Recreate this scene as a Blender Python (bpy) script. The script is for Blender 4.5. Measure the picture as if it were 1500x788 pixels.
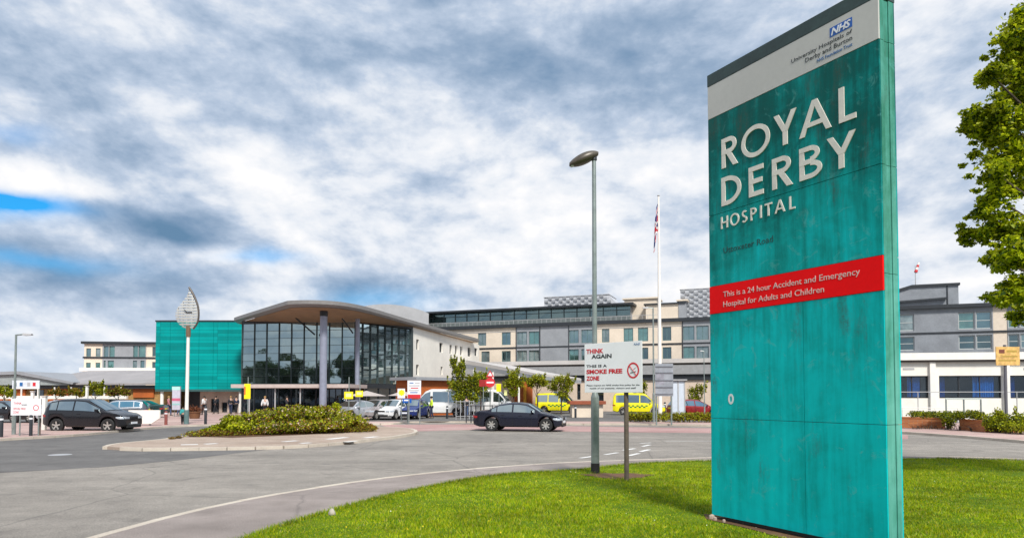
import bpy, bmesh, math, random
import numpy as np
from mathutils import Vector, Matrix
R = math.radians
random.seed(7); rng = np.random.default_rng(7)
for o in list(bpy.data.objects): bpy.data.objects.remove(o)
scene = bpy.context.scene
C = scene.collection

# ------------------------------------------------------------------ camera
EYE = 1.85
cam_data = bpy.data.cameras.new('camera'); cam = bpy.data.objects.new('camera', cam_data); C.objects.link(cam)
cam.location = (0, 0, EYE); cam.rotation_euler = (R(90 + 1.95), 0, 0)
cam_data.sensor_width = 36; cam_data.lens = 24; cam_data.shift_y = 0.1
cam_data.clip_start = 0.1; cam_data.clip_end = 5000
scene.camera = cam
scene.render.resolution_x = 1024; scene.render.resolution_y = 537
scene.view_settings.view_transform = 'Standard'; scene.view_settings.look = 'None'
scene.view_settings.gamma = 1; scene.view_settings.use_curve_mapping = False
scene.view_settings.exposure = 0.85

# ------------------------------------------------------------------ sky
SUN_EL, SUN_AZ = R(46), math.atan2(0.32, -0.95)       # direction towards the sun, azimuth from +Y
world = bpy.data.worlds.new('World'); scene.world = world; world.use_nodes = True
NT = world.node_tree; NT.nodes.clear()
class NG:
    def __init__(s, t): s.t = t
    def n(s, kind, props=None, **ins):
        nd = s.t.nodes.new(kind)
        for k, v in (props or {}).items(): setattr(nd, k, v)
        for k, v in ins.items():
            key = int(k[1:]) if k[0] == 'i' and k[1:].isdigit() else k.replace('_', ' ')
            s.set(nd.inputs[key], v)
        return nd
    def set(s, sock, v):
        if isinstance(v, bpy.types.NodeSocket): s.t.links.new(v, sock)
        elif isinstance(v, bpy.types.Node): s.t.links.new(v.outputs[0], sock)
        else: sock.default_value = v
    def m(s, op, a, b=0.0, c=0.0, clamp=False):
        return s.n('ShaderNodeMath', {'operation': op, 'use_clamp': clamp}, i0=a, i1=b, i2=c).outputs[0]
    def mix(s, f, a, b, mode='MIX'):
        nd = s.n('ShaderNodeMix', {'data_type': 'RGBA', 'blend_type': mode})
        s.set(nd.inputs[0], f); s.set(nd.inputs[6], a); s.set(nd.inputs[7], b)
        return nd.outputs[2]
    def ramp(s, f, stops, interp='LINEAR'):
        nd = s.n('ShaderNodeValToRGB', None, i0=f); cr = nd.color_ramp; cr.interpolation = interp
        while len(cr.elements) < len(stops): cr.elements.new(0.5)
        for e, (p, c) in zip(cr.elements, stops):
            e.position = p; e.color = (c, c, c, 1) if isinstance(c, (int, float)) else tuple(c) + (1,)
        return nd.outputs[0]
    def noise(s, vec, scale, detail=4, rough=0.5, dist=0.0):
        return s.n('ShaderNodeTexNoise', None, Vector=vec, Scale=scale, Detail=detail, Roughness=rough, Distortion=dist).outputs[0]
g = NG(NT)
tc = g.n('ShaderNodeTexCoord').outputs['Generated']
sp = g.n('ShaderNodeSeparateXYZ', None, i0=tc); dx_, dy_, dz_ = sp.outputs
zc = g.m('ADD', g.m('MAXIMUM', dz_, 0.0), 0.20)
PX = g.m('DIVIDE', dx_, zc); PY = g.m('DIVIDE', dy_, zc)
Pf = g.n('ShaderNodeCombineXYZ', None, X=g.m('MULTIPLY', PX, 0.9), Y=g.m('MULTIPLY', PY, 0.55), Z=0.0).outputs[0]
Pd = g.n('ShaderNodeCombineXYZ', None, X=g.m('MULTIPLY', dx_, 2.3), Y=g.m('MULTIPLY', dy_, 2.3), Z=g.m('MULTIPLY', dz_, 5.2)).outputs[0]
P = g.n('ShaderNodeVectorMath', {'operation': 'ADD'}, i0=g.n('ShaderNodeVectorMath', {'operation': 'SCALE'}, i0=Pf, Scale=0.45), i1=Pd).outputs[0]
nA = g.noise(P, 1.5, 12, 0.57, 0.15)
nB = g.noise(P, 5.0, 10, 0.6, 0.2)
P2 = g.n('ShaderNodeVectorMath', {'operation': 'ADD'}, i0=P, i1=(0.03, 0.0, 0.11)).outputs[0]
relief = g.m('ADD', g.m('SUBTRACT', nA, g.noise(P2, 1.5, 12, 0.57, 0.15)), g.m('MULTIPLY', g.m('SUBTRACT', nB, g.noise(P2, 5.0, 10, 0.6, 0.2)), 0.35))
nC = g.noise(P, 0.42, 3, 0.5, 0.0)
wv = g.n('ShaderNodeTexNoise', None, Vector=P, Scale=2.6, Detail=6.0)
ws_ = g.n('ShaderNodeSeparateXYZ', None, i0=wv.outputs['Color']).outputs
az = g.m('ADD', g.m('ARCTAN2', dx_, dy_), g.m('MULTIPLY', g.m('SUBTRACT', ws_[0], 0.5), 0.10))
el = g.m('ADD', g.m('ARCSINE', dz_), g.m('MULTIPLY', g.m('SUBTRACT', ws_[1], 0.5), 0.05))
def blobs(lst):
    tot = None
    for (a, e, wa, we, amp) in lst:
        qa = g.m('POWER', g.m('DIVIDE', g.m('SUBTRACT', az, R(a)), R(wa)), 2.0)
        qe = g.m('POWER', g.m('DIVIDE', g.m('SUBTRACT', el, R(e)), R(we)), 2.0)
        t = g.m('MULTIPLY', g.m('EXPONENT', g.m('MULTIPLY', g.m('ADD', qa, qe), -1.0)), amp)
        tot = t if tot is None else g.m('ADD', tot, t)
    return tot
# darker and brighter banks of cloud (azimuth, elevation, widths, strength)
shade = blobs([(-2, 27, 15, 4.5, -0.16), (14, 25, 9, 4, -0.12), (-26, 12.3, 3.4, 0.9, -0.36), (-28, 14.7, 4.5, 1.5, -0.02), (-34, 9.0, 9, 2.2, -0.24),
               (-11, 8.8, 4.5, 1.5, -0.30), (-34, 19.0, 6.0, 1.8, -0.12), (-25, 10.8, 9, 1.3, 0.06),
               (-36, 14.5, 7, 1.3, 0.16), (-22, 17.5, 3.5, 1.6, 0.14), (-17, 23, 8, 2.0, 0.08), (0, 13, 10, 4, 0.10), (-20, 15, 10, 3, 0.06), (-14, 12, 8, 2, 0.06),
               (-38, 12.7, 3, 0.9, -0.1), (-35, 17, 5, 1.0, -0.12), (-32, 12.8, 1.6, .8, -.25), (33, 16, 8, 14, 0.03), (-31, 24, 9, 2.5, -0.05)])
dens = g.m('ADD', g.m('ADD', g.m('MULTIPLY', nA, 0.80), g.m('MULTIPLY', nB, 0.18)), g.m('MULTIPLY', nC, 0.25))
dens = g.m('ADD', g.m('ADD', dens, shade), g.m('MULTIPLY', relief, 0.60))
dens = g.m('ADD', g.m('MULTIPLY', g.m('SUBTRACT', dens, 0.60), 0.76), 0.672)
cloud = g.ramp(dens, [(0.28, (0.10, 0.19, 0.30)), (0.42, (0.165, 0.25, 0.365)), (0.53, (0.25, 0.33, 0.44)), (0.63, (0.38, 0.45, 0.55)), (0.74, (0.60, 0.63, 0.67)), (0.88, (0.76, 0.75, 0.74))])
sky = g.n('ShaderNodeTexSky', {'sky_type': 'NISHITA', 'sun_disc': False, 'sun_elevation': SUN_EL, 'sun_rotation': SUN_AZ, 'ozone_density': 3.0})
gaps = g.m('MINIMUM', blobs([(-36.8, 12.7, 3.6, 0.75, 1.6), (-19.5, 10.9, 2.6, 0.5, 0.5), (-36, 9.2, 6, 0.8, 0.45), (-11, 8.0, 4, 0.9, 0.35), (-37, 17.7, 3, .6, .4), (140, 50, 60, 18, .5)]), 1.0)
gap_sky = g.mix(1.0, sky.outputs[0], (0.10, 0.66, 0.95, 1), 'MULTIPLY')
cloud_lit = g.mix(1.0, cloud, (7.6, 7.6, 7.7, 1), 'MULTIPLY')
low = g.ramp(g.m('ARCSINE', dz_), [(0.0, 1.0), (0.13, 0.0)])
cloud_lit = g.mix(g.m('MULTIPLY', low, 0.55), cloud_lit, (4.6, 5.0, 5.5, 1))
full = g.mix(gaps, cloud_lit, gap_sky)
bg = g.n('ShaderNodeBackground', None, Color=full, Strength=0.1)
g.n('ShaderNodeOutputWorld', None, Surface=bg)

sun_data = bpy.data.lights.new('sun', 'SUN'); sun_data.energy = 2.6; sun_data.angle = R(9); sun_data.color = (1, 0.95, 0.87)
sun = bpy.data.objects.new('sun', sun_data); C.objects.link(sun)
sd = Vector((math.sin(SUN_AZ) * math.cos(SUN_EL), math.cos(SUN_AZ) * math.cos(SUN_EL), math.sin(SUN_EL)))
sun.rotation_euler = (-sd).to_track_quat('-Z', 'Y').to_euler(); sun.location = (20, -20, 60)

# ------------------------------------------------------------------ measuring helpers: where a line of sight meets the ground or a wall
_P = R(1.95); _SP, _CP = math.sin(_P), math.cos(_P)
def ray(px, py):
    u = (px - 750) / 1000; v = (544 - py) / 1000
    return u, _CP - v * _SP, _SP + v * _CP
def G(px, py, z=0.0):
    r = ray(px, py); t = (z - EYE) / r[2]
    return Vector((r[0] * t, r[1] * t, z))
def W(px, py, D):
    r = ray(px, py); t = D / r[1]
    return Vector((r[0] * t, D, EYE + r[2] * t))

# ------------------------------------------------------------------ materials
MATS = {}
def mat(name, col, rough=0.6, metal=0.0, var=0.12, scale=3.0, bump=0.0, bscale=40.0, spec=0.5, coat=0.0, trans=0.0):
    if name in MATS: return MATS[name]
    m = bpy.data.materials.new(name); m.use_nodes = True; q = NG(m.node_tree)
    b = m.node_tree.nodes['Principled BSDF']
    co = q.n('ShaderNodeTexCoord').outputs['Object']
    n1 = q.noise(co, scale, 5, 0.6); n2 = q.noise(co, scale * 9, 3, 0.5)
    f = q.m('ADD', q.m('MULTIPLY', n1, 0.7), q.m('MULTIPLY', n2, 0.3))
    lo = tuple(max(0, c * (1 - var * 1.6)) for c in col); hi = tuple(min(1, c * (1 + var * 1.6)) for c in col)
    q.set(b.inputs['Base Color'], q.ramp(f, [(0.3, lo), (0.7, hi)]))
    q.set(b.inputs['Roughness'], q.m('ADD', rough - 0.06, q.m('MULTIPLY', n1, 0.12)))
    b.inputs['Metallic'].default_value = metal
    b.inputs['Specular IOR Level'].default_value = spec
    b.inputs['Coat Weight'].default_value = coat
    if bump:
        q.set(b.inputs['Normal'], q.n('ShaderNodeBump', None, Strength=bump, Distance=0.02, Height=q.noise(co, bscale, 4, 0.6)))
    MATS[name] = m; return m
def glass(name, tint, inner, amount=0.45, rough=0.02, wav=0.0):
    """window glass seen from outside: dark room colour behind a mirror-like pane"""
    if name in MATS: return MATS[name]
    m = bpy.data.materials.new(name); m.use_nodes = True; q = NG(m.node_tree); t = m.node_tree
    t.nodes.remove(t.nodes['Principled BSDF'])
    co = q.n('ShaderNodeTexCoord').outputs['Object']
    n1 = q.noise(co, 0.7, 4, 0.6)
    nrm = q.n('ShaderNodeBump', None, Strength=0.12, Distance=0.06 * (1 + wav), Height=q.noise(co, 0.6, 2, 0.4))
    d = q.n('ShaderNodeBsdfDiffuse', None, Color=q.ramp(n1, [(0.35, tuple(c * 0.5 for c in inner)), (0.65, tuple(c * 1.5 for c in inner))]))
    gl = q.n('ShaderNodeBsdfGlossy', None, Color=tuple(tint) + (1,), Roughness=rough, Normal=nrm)
    lw = q.n('ShaderNodeLayerWeight', None, Blend=0.3).outputs['Fresnel']
    f = q.m('ADD', amount, q.m('MULTIPLY', lw, 1 - amount), clamp=True)
    mx = q.n('ShaderNodeMixShader', None, i0=f, i1=d, i2=gl)
    q.set(t.nodes['Material Output'].inputs[0], mx); MATS[name] = m; return m
def leafmat(name, col, tr=0.35):
    if name in MATS: return MATS[name]
    m = bpy.data.materials.new(name); m.use_nodes = True; q = NG(m.node_tree); t = m.node_tree
    b = t.nodes['Principled BSDF']; co = q.n('ShaderNodeTexCoord').outputs['Object']
    c = q.ramp(q.m('ADD', q.m('MULTIPLY', q.noise(co, 2.3, 4, 0.6), .5), q.m('MULTIPLY', q.noise(co, .55, 4, 0.6), .5)), [(0.36, tuple(x * 0.6 for x in col)), (0.64, tuple(min(1, x * 1.4) for x in col))])
    q.set(b.inputs['Base Color'], c); b.inputs['Roughness'].default_value = 0.5; b.inputs['Specular IOR Level'].default_value = 0.3
    tl = q.n('ShaderNodeBsdfTranslucent', None, Color=c)
    mx = q.n('ShaderNodeMixShader', None, i0=tr, i1=b, i2=tl)
    q.set(t.nodes['Material Output'].inputs[0], mx); MATS[name] = m; return m
M = {}
M['white'] = mat('white_paint', (0.78, 0.75, 0.70), 0.55, var=0.05)
M['whitewall'] = mat('white_render', (0.80, 0.76, 0.69), 0.8, var=0.06, scale=0.7, bump=0.15)
M['cream'] = mat('cream_render', (0.68, 0.58, 0.47), 0.8, var=0.08, scale=0.5, bump=0.1)
M['grey'] = mat('grey_cladding', (0.27, 0.28, 0.30), 0.5, var=0.1, scale=0.6)
M['lightgrey'] = mat('light_grey_metal', (0.38, 0.38, 0.39), 0.5, var=0.08, scale=0.8)
M['palegrey'] = mat('pale_grey_band', (0.50, 0.47, 0.45), 0.6, var=0.08, scale=0.5)
M['roofgrey'] = mat('roof_sheet_grey', (0.30, 0.28, 0.28), 0.6, var=0.12, scale=0.4)
M['dark'] = mat('dark_metal', (0.022, 0.026, 0.032), 0.45, var=0.15)
M['black'] = mat('black_rubber', (0.012, 0.012, 0.013), 0.7, var=0.2)
M['galv'] = mat('galvanised_steel', (0.24, 0.28, 0.27), 0.42, metal=0.35, var=0.15, scale=5)
M['galvblue'] = mat('painted_column_blue_grey', (0.26, 0.28, 0.36), 0.4, metal=0.2, var=0.08)
M['brown'] = mat('brown_timber_post', (0.11, 0.085, 0.065), 0.8, var=0.25, scale=6, bump=0.4)
M['terra'] = mat('terracotta_panel', (0.42, 0.105, 0.02), 0.75, var=0.15, scale=0.8, bump=0.15)
M['tan'] = mat('timber_soffit', (0.30, 0.18, 0.095), 0.6, var=0.15, scale=1.0)
M['red'] = mat('red_vinyl', (0.92, 0.004, 0.006), 0.5, var=0.05, spec=0.1)
M['signred'] = mat('sign_red', (0.55, 0.02, 0.03), 0.5, var=0.05)
M['blue'] = mat('sign_blue', (0.01, 0.10, 0.42), 0.4, var=0.05)
M['ink'] = mat('dark_ink', (0.03, 0.035, 0.04), 0.5, var=0.1)
M['inkblue'] = mat('blue_ink', (0.02, 0.12, 0.34), 0.5, var=0.1)
M['yellow'] = mat('yellow_sign', (0.85, 0.72, 0.01), 0.4, var=0.05)
M['signwhite'] = mat('sign_white', (0.76, 0.77, 0.80), 0.4, var=0.03)
M['offwhite'] = mat('aged_white_letter', (0.70, 0.66, 0.60), 0.5, var=0.08, scale=6)
M['trunk'] = mat('bark', (0.07, 0.05, 0.035), 0.9, var=0.3, scale=6, bump=0.8, bscale=25)
M['alloy'] = mat('alloy_wheel', (0.50, 0.48, 0.45), 0.35, metal=0.6, var=0.08)
M['lamp'] = mat('headlamp_glass', (0.55, 0.60, 0.66), 0.12, metal=0.3, var=0.15, scale=20)
M['redlamp'] = mat('tail_lamp', (0.35, 0.01, 0.01), 0.2, var=0.1)
M['carglass'] = glass('car_glass', (0.80, 0.92, 0.95), (0.03, 0.045, 0.05), 0.42)
M['winglass'] = glass('window_glass', (0.60, 0.78, 0.80), (0.03, 0.06, 0.065), 0.34)
M['hallglass'] = glass('hall_glass', (0.66, 0.80, 0.80), (0.035, 0.05, 0.05), 0.46)
M['topglass'] = glass('penthouse_glass', (0.38, 0.52, 0.53), (0.045, 0.075, 0.075), 0.34)
M['darkglass'] = glass('dark_window_glass', (0.5, 0.55, 0.6), (0.012, 0.016, 0.02), 0.14)
M['curtain'] = mat('blue_curtain', (0.01, 0.16, 0.50), 0.85, var=0.25, scale=8)
M['skin'] = mat('skin', (0.48, 0.30, 0.22), 0.55, var=0.05)
M['brick'] = None
def ground_mat(name, c1, c2, speck, rough=0.85, crack=0.0, wear=None):
    m = bpy.data.materials.new(name); m.use_nodes = True; q = NG(m.node_tree); b = m.node_tree.nodes['Principled BSDF']
    co = q.n('ShaderNodeTexCoord').outputs['Object']
    big = q.noise(co, 0.18, 5, 0.6, 0.3); mid = q.noise(co, 1.6, 5, 0.65); fine = q.noise(co, 55, 3, 0.7)
    f = q.m('ADD', q.m('MULTIPLY', big, 0.6), q.m('MULTIPLY', mid, 0.4))
    c = q.ramp(f, [(0.36, c1), (0.64, c2)])
    c = q.mix(speck, c, q.ramp(fine, [(0.35, 0.25), (0.65, 0.8)]), 'OVERLAY')
    strk = q.n('ShaderNodeMapping', None, Vector=co, Scale=(0.06, 0.9, 1)).outputs[0]
    c = q.mix(0.22, c, q.ramp(q.noise(strk, 1.0, 4, 0.6), [(0.35, 0.3), (0.65, 0.72)]), 'OVERLAY')
    if crack:
        v = q.n('ShaderNodeTexVoronoi', {'feature': 'DISTANCE_TO_EDGE'}, Vector=q.n('ShaderNodeMixRGB', None, i0=0.12, i1=co, i2=q.n('ShaderNodeTexNoise', None, Vector=co, Scale=1.5).outputs[1]), Scale=0.22)
        c = q.mix(q.ramp(v.outputs[0], [(0.0, crack), (0.006, 0.0)]), c, (0.05, 0.05, 0.05, 1))
        st = q.ramp(q.noise(co, 0.8, 6, 0.75, 1.0), [(0.56, 0.0), (0.70, 0.55)])
        c = q.mix(st, c, (c1[0] * 0.55, c1[1] * 0.55, c1[2] * 0.56, 1))
    q.set(b.inputs['Base Color'], c); b.inputs['Roughness'].default_value = rough; b.inputs['Specular IOR Level'].default_value = 0.25
    q.set(b.inputs['Normal'], q.n('ShaderNodeBump', None, Strength=0.5, Distance=0.01, Height=fine))
    MATS[name] = m; return m
M['asphalt'] = ground_mat('worn_asphalt', (0.185, 0.168, 0.150), (0.30, 0.272, 0.240), 0.6, crack=0.4)
M['asphaltdark'] = ground_mat('darker_asphalt', (0.105, 0.10, 0.098), (0.17, 0.162, 0.155), 0.4, crack=0.3)
M['footway'] = ground_mat('pinkish_footway', (0.20, 0.170, 0.155), (0.32, 0.275, 0.255), 0.55, crack=0.3)
M['pave'] = ground_mat('pink_paving', (0.36, 0.24, 0.22), (0.50, 0.37, 0.33), 0.4)
M['redtarmac'] = ground_mat('red_tarmac', (0.34, 0.20, 0.19), (0.44, 0.29, 0.27), 0.3)
M['kerb'] = ground_mat('concrete_kerb', (0.42, 0.36, 0.30), (0.58, 0.52, 0.44), 0.3)
M['slab'] = ground_mat('pale_slab_paving', (0.29, 0.215, 0.17), (0.43, 0.35, 0.29), 0.4)
M['soil'] = ground_mat('soil', (0.07, 0.035, 0.02), (0.16, 0.09, 0.05), 0.5)
M['line'] = ground_mat('road_paint', (0.55, 0.54, 0.52), (0.80, 0.79, 0.77), 0.5)
M['field'] = ground_mat('far_ground', (0.12, 0.13, 0.09), (0.2, 0.19, 0.15), 0.3)
def grass_mat():
    m = bpy.data.materials.new('lawn'); m.use_nodes = True; q = NG(m.node_tree); b = m.node_tree.nodes['Principled BSDF']
    co = q.n('ShaderNodeTexCoord').outputs['Object']
    c = q.ramp(q.noise(co, 0.9, 6, 0.7), [(0.3, (0.05, 0.10, 0.004)), (0.5, (0.09, 0.155, 0.005)), (0.7, (0.15, 0.18, 0.010))])
    q.set(b.inputs['Base Color'], c); b.inputs['Roughness'].default_value = 0.9; b.inputs['Specular IOR Level'].default_value = 0.1
    return m
M['lawn'] = grass_mat()

# ------------------------------------------------------------------ mesh helpers
class MB:
    def __init__(s): s.v = []; s.f = []; s.mi = []
    def add(s, vs, fs, mi=0):
        b = len(s.v); s.v += [tuple(p) for p in vs]; s.f += [tuple(b + i for i in f) for f in fs]; s.mi += [mi] * len(fs); return s
    def box(s, x0, x1, y0, y1, z0, z1, mi=0):
        return s.add([(x, y, z) for x in (x0, x1) for y in (y0, y1) for z in (z0, z1)],
                     [(0, 1, 3, 2), (4, 6, 7, 5), (0, 4, 5, 1), (2, 3, 7, 6), (0, 2, 6, 4), (1, 5, 7, 3)], mi)
    def hull(s, a, b, mi=0):
        """prism between two matching loops"""
        n = len(a); vs = list(a) + list(b)
        fs = [tuple(range(n - 1, -1, -1)), tuple(range(n, 2 * n))] + [(i, (i + 1) % n, n + (i + 1) % n, n + i) for i in range(n)]
        return s.add(vs, fs, mi)
    def beam(s, p0, p1, w, h, up=(0, 0, 1), mi=0):
        p0, p1 = Vector(p0), Vector(p1); d = (p1 - p0).normalized(); u = Vector(up)
        if abs(d.dot(u)) > 0.98: u = Vector((0, 1, 0))
        x = d.cross(u).normalized() * w / 2; y = x.cross(d).normalized() * h / 2
        q = [x + y, x - y, -x - y, -x + y]
        return s.hull([p0 + k for k in q], [p1 + k for k in q], mi)
    def cyl(s, p0, p1, r0, r1=None, n=14, mi=0):
        r1 = r0 if r1 is None else r1; p0, p1 = Vector(p0), Vector(p1); d = (p1 - p0).normalized()
        u = Vector((1, 0, 0)) if abs(d.x) < 0.9 else Vector((0, 1, 0)); x = d.cross(u).normalized(); y = d.cross(x)
        ring = lambda p, r: [p + (x * math.cos(k * math.tau / n) + y * math.sin(k * math.tau / n)) * r for k in range(n)]
        return s.hull(ring(p0, r0), ring(p1, r1), mi)
    def tube(s, pts, rad, n=8, mi=0):
        for i in range(len(pts) - 1):
            r0 = rad[i] if isinstance(rad, (list, tuple)) else rad; r1 = rad[i + 1] if isinstance(rad, (list, tuple)) else rad
            s.cyl(pts[i], pts[i + 1], r0, r1, n, mi)
        return s
    def grid(s, rows, mi=0, close=False):
        """rows of equal-length point lists -> quads"""
        n = len(rows[0]); vs = [p for r in rows for p in r]; fs = []
        for i in range(len(rows) - 1):
            for j in range(n - (0 if close else 1)):
                a = i * n + j; b = i * n + (j + 1) % n
                fs.append((a, b, b + n, a + n))
        return s.add(vs, fs, mi)
    def lathe(s, prof, c=(0, 0, 0), axis='z', n=20, mi=0):
        rows = []
        for r, h in prof:
            row = []
            for k in range(n):
                a = k * math.tau / n; p = (r * math.cos(a), r * math.sin(a), h)
                if axis == 'y': p = (p[0], p[2], p[1])
                row.append((c[0] + p[0], c[1] + p[1], c[2] + p[2]))
            rows.append(row)
        return s.grid(rows, mi, True)
    def build(s, name, mats, parent=None, world=False, bevel=0.0, smooth=False, seg=2):
        me = bpy.data.meshes.new(name)
        off = parent_loc(parent) if (world and parent) else Vector((0, 0, 0))
        me.from_pydata([Vector(p) - off for p in s.v], [], s.f)
        for m in (mats if isinstance(mats, (list, tuple)) else [mats]): me.materials.append(m)
        me.polygons.foreach_set('material_index', s.mi)
        bm = bmesh.new(); bm.from_mesh(me); bmesh.ops.recalc_face_normals(bm, faces=bm.faces)
        if bevel:
            bmesh.ops.bevel(bm, geom=bm.edges[:], offset=bevel, segments=seg, profile=0.7, affect='EDGES', clamp_overlap=True)
        bm.to_mesh(me); bm.free(); me.update()
        if smooth:
            me.polygons.foreach_set('use_smooth', [True] * len(me.polygons)); me.set_sharp_from_angle(angle=R(38))
        o = bpy.data.objects.new(name, me); C.objects.link(o); o.parent = parent
        return o
def parent_loc(o):
    v = Vector((0, 0, 0))
    while o: v += o.location; o = o.parent
    return v
def tag(o, label=None, cat=None, group=None, kind=None):
    if label: o['label'] = label
    if cat: o['category'] = cat
    if group: o['group'] = group
    if kind: o['kind'] = kind
    return o
def thing(name, label, cat, loc=(0, 0, 0), rz=0, group=None):
    o = bpy.data.objects.new(name, None); o.empty_display_size = 0.3; C.objects.link(o)
    o.location = loc; o.rotation_euler = (0, 0, rz)
    return tag(o, label, cat, group)
def copy_tree(o, parent=None):
    c = o.copy(); C.objects.link(c); c.parent = parent
    for ch in [k for k in o.children]: copy_tree(ch, c)
    return c
def duplicate(o, loc, rz, label, group=None):
    c = copy_tree(o); c.location = loc; c.rotation_euler = (0, 0, rz); c['label'] = label
    if group: c['group'] = group
    return c
def sheet(name, pts, m, z, kind='structure'):
    mb = MB(); mb.add([(p[0], p[1], z) for p in pts], [tuple(range(len(pts)))])
    me = bpy.data.meshes.new(name); me.from_pydata(mb.v, [], mb.f); me.materials.append(m)
    bm = bmesh.new(); bm.from_mesh(me); bmesh.ops.recalc_face_normals(bm, faces=bm.faces)
    for f in bm.faces:
        if f.normal.z < 0: f.normal_flip()
    bmesh.ops.triangulate(bm, faces=bm.faces); bm.to_mesh(me); bm.free()
    o = bpy.data.objects.new(name, me); C.objects.link(o); return tag(o, kind=kind)
def slab(name, pts, m, z0, z1, kind='structure'):
    mb = MB(); mb.hull([(p[0], p[1], z0) for p in pts], [(p[0], p[1], z1) for p in pts])
    o = mb.build(name, m)
    bm = bmesh.new(); bm.from_mesh(o.data); bmesh.ops.triangulate(bm, faces=[f for f in bm.faces if len(f.verts) > 4]); bm.to_mesh(o.data); bm.free()
    return tag(o, kind=kind)
def smooth_line(pts, n=6):
    """Catmull-Rom through points"""
    out = []; P_ = [Vector(p) for p in pts]
    for i in range(len(P_) - 1):
        a = P_[max(i - 1, 0)]; b = P_[i]; c = P_[i + 1]; d = P_[min(i + 2, len(P_) - 1)]
        for k in range(n):
            t = k / n
            out.append(0.5 * ((2 * b) + (c - a) * t + (2 * a - 5 * b + 4 * c - d) * t * t + (3 * b - a - 3 * c + d) * t ** 3))
    out.append(P_[-1]); return out
def kerb_stones(mb, line, w0, w1, z0, z1, step=0.92, gap=0.014):
    """separate kerb stones laid along a line"""
    acc = 0; pts = [Vector((p[0], p[1], 0)) for p in line]; cum = [0]
    for a, b in zip(pts, pts[1:]): cum.append(cum[-1] + (b - a).length)
    def at(t):
        for i in range(len(pts) - 1):
            if t <= cum[i + 1]: return pts[i].lerp(pts[i + 1], (t - cum[i]) / max(1e-6, cum[i + 1] - cum[i]))
        return pts[-1]
    t = 0
    while t + step < cum[-1]:
        a, b = at(t + gap / 2), at(t + step - gap / 2); d = (b - a).normalized(); nrm = Vector((-d.y, d.x, 0)); dz = random.uniform(-.004, .004); dw = random.uniform(-.006, .006)
        lo = [a + nrm * w0, b + nrm * w0, b + nrm * (w1 + dw), a + nrm * (w1 + dw)]
        mb.hull([Vector((p.x, p.y, z0)) for p in lo], [Vector((p.x, p.y, z1 + dz)) for p in lo]); t += step
def strip(mb, line, w0, w1, z0, z1, seg=None):
    """kerb-like bar following a line, from offset w0 to w1 (left of travel positive)"""
    rows = []
    for i, p in enumerate(line):
        a = line[max(i - 1, 0)]; b = line[min(i + 1, len(line) - 1)]
        d = Vector((b[0] - a[0], b[1] - a[1], 0)).normalized(); nrm = Vector((-d.y, d.x, 0))
        q0 = Vector((p[0], p[1], 0)) + nrm * w0; q1 = Vector((p[0], p[1], 0)) + nrm * w1
        rows.append([(q0.x, q0.y, z0), (q0.x, q0.y, z1), (q1.x, q1.y, z1), (q1.x, q1.y, z0)])
    mb.grid(rows, close=True)
_fontcache = {}
def text(body, origin, xdir, height, m, parent, width=None, depth=0.003, name='lettering', world=True, shear=0.0, updir=(0, 0, 1), align='l', bold=0.0):
    cu = bpy.data.curves.new('t', 'FONT'); cu.body = body; cu.size = 1; cu.extrude = 0.5; cu.shear = shear; cu.resolution_u = 2; cu.offset = bold
    if width is not None and not isinstance(width, (int, float)): width = None
    to = bpy.data.objects.new('t', cu); C.objects.link(to)
    bpy.context.view_layer.update()
    me = bpy.data.meshes.new_from_object(to.evaluated_get(bpy.context.evaluated_depsgraph_get())); bpy.data.objects.remove(to)
    co = np.array([v.co for v in me.vertices])
    x0, x1 = co[:, 0].min(), co[:, 0].max()
    CAP = 0.729 * 0.95 if True else 1
    sx = (width / (x1 - x0)) if width else height / CAP
    sy = height / CAP
    X = Vector(xdir).normalized(); U = Vector(updir); Nn = X.cross(U)
    off = parent_loc(parent) if (world and parent) else Vector((0, 0, 0))
    a0 = x0 if align == 'l' else (x0 + x1) / 2
    for v in me.vertices:
        c = v.co; v.co = Vector(origin) - off + X * (c.x - a0) * sx + U * c.y * sy + Nn * (c.z + 0.5) * depth
    me.materials.clear(); me.materials.append(m); me.name = name
    o = bpy.data.objects.new(name, me); C.objects.link(o); o.parent = parent
    return o
def leaf_cloud(name, pts, size, mats, parent=None, world=False, aspect=0.6, up=0.35, weights=None, drop=0.0):
    """many small folded leaves at the given points, one mesh"""
    pts = np.asarray(pts, float); n = len(pts)
    if world and parent: pts = pts - np.array(parent_loc(parent))
    nrm = rng.normal(size=(n, 3)); nrm[:, 2] += up * 2; nrm /= np.linalg.norm(nrm, axis=1)[:, None]
    t = rng.normal(size=(n, 3)); t[:, 2] -= drop * 2; t -= nrm * (t * nrm).sum(1)[:, None]; t /= np.linalg.norm(t, axis=1)[:, None] + 1e-9
    b = np.cross(nrm, t); sz = size * rng.uniform(0.6, 1.35, n)[:, None]
    tip = pts + t * sz; base = pts - t * sz * 0.6
    l = pts + b * sz * aspect + nrm * sz * 0.18; r = pts - b * sz * aspect + nrm * sz * 0.18
    V = np.stack([base, l, tip, r], 1).reshape(-1, 3)
    k = np.arange(n) * 4; F = np.stack([k, k + 1, k + 2, k, k + 2, k + 3], 1).reshape(-1)
    me = bpy.data.meshes.new(name); me.vertices.add(4 * n); me.vertices.foreach_set('co', V.ravel())
    me.loops.add(6 * n); me.loops.foreach_set('vertex_index', F); me.polygons.add(2 * n)
    me.polygons.foreach_set('loop_start', np.arange(2 * n) * 3)
    for m in mats: me.materials.append(m)
    w = np.array(weights if weights is not None else [1] * len(mats), float); w /= w.sum()
    me.polygons.foreach_set('material_index', np.repeat(rng.choice(len(mats), n, p=w), 2).astype(np.int32))
    me.update(calc_edges=True); me.validate()
    o = bpy.data.objects.new(name, me); C.objects.link(o); o.parent = parent; return o
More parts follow.
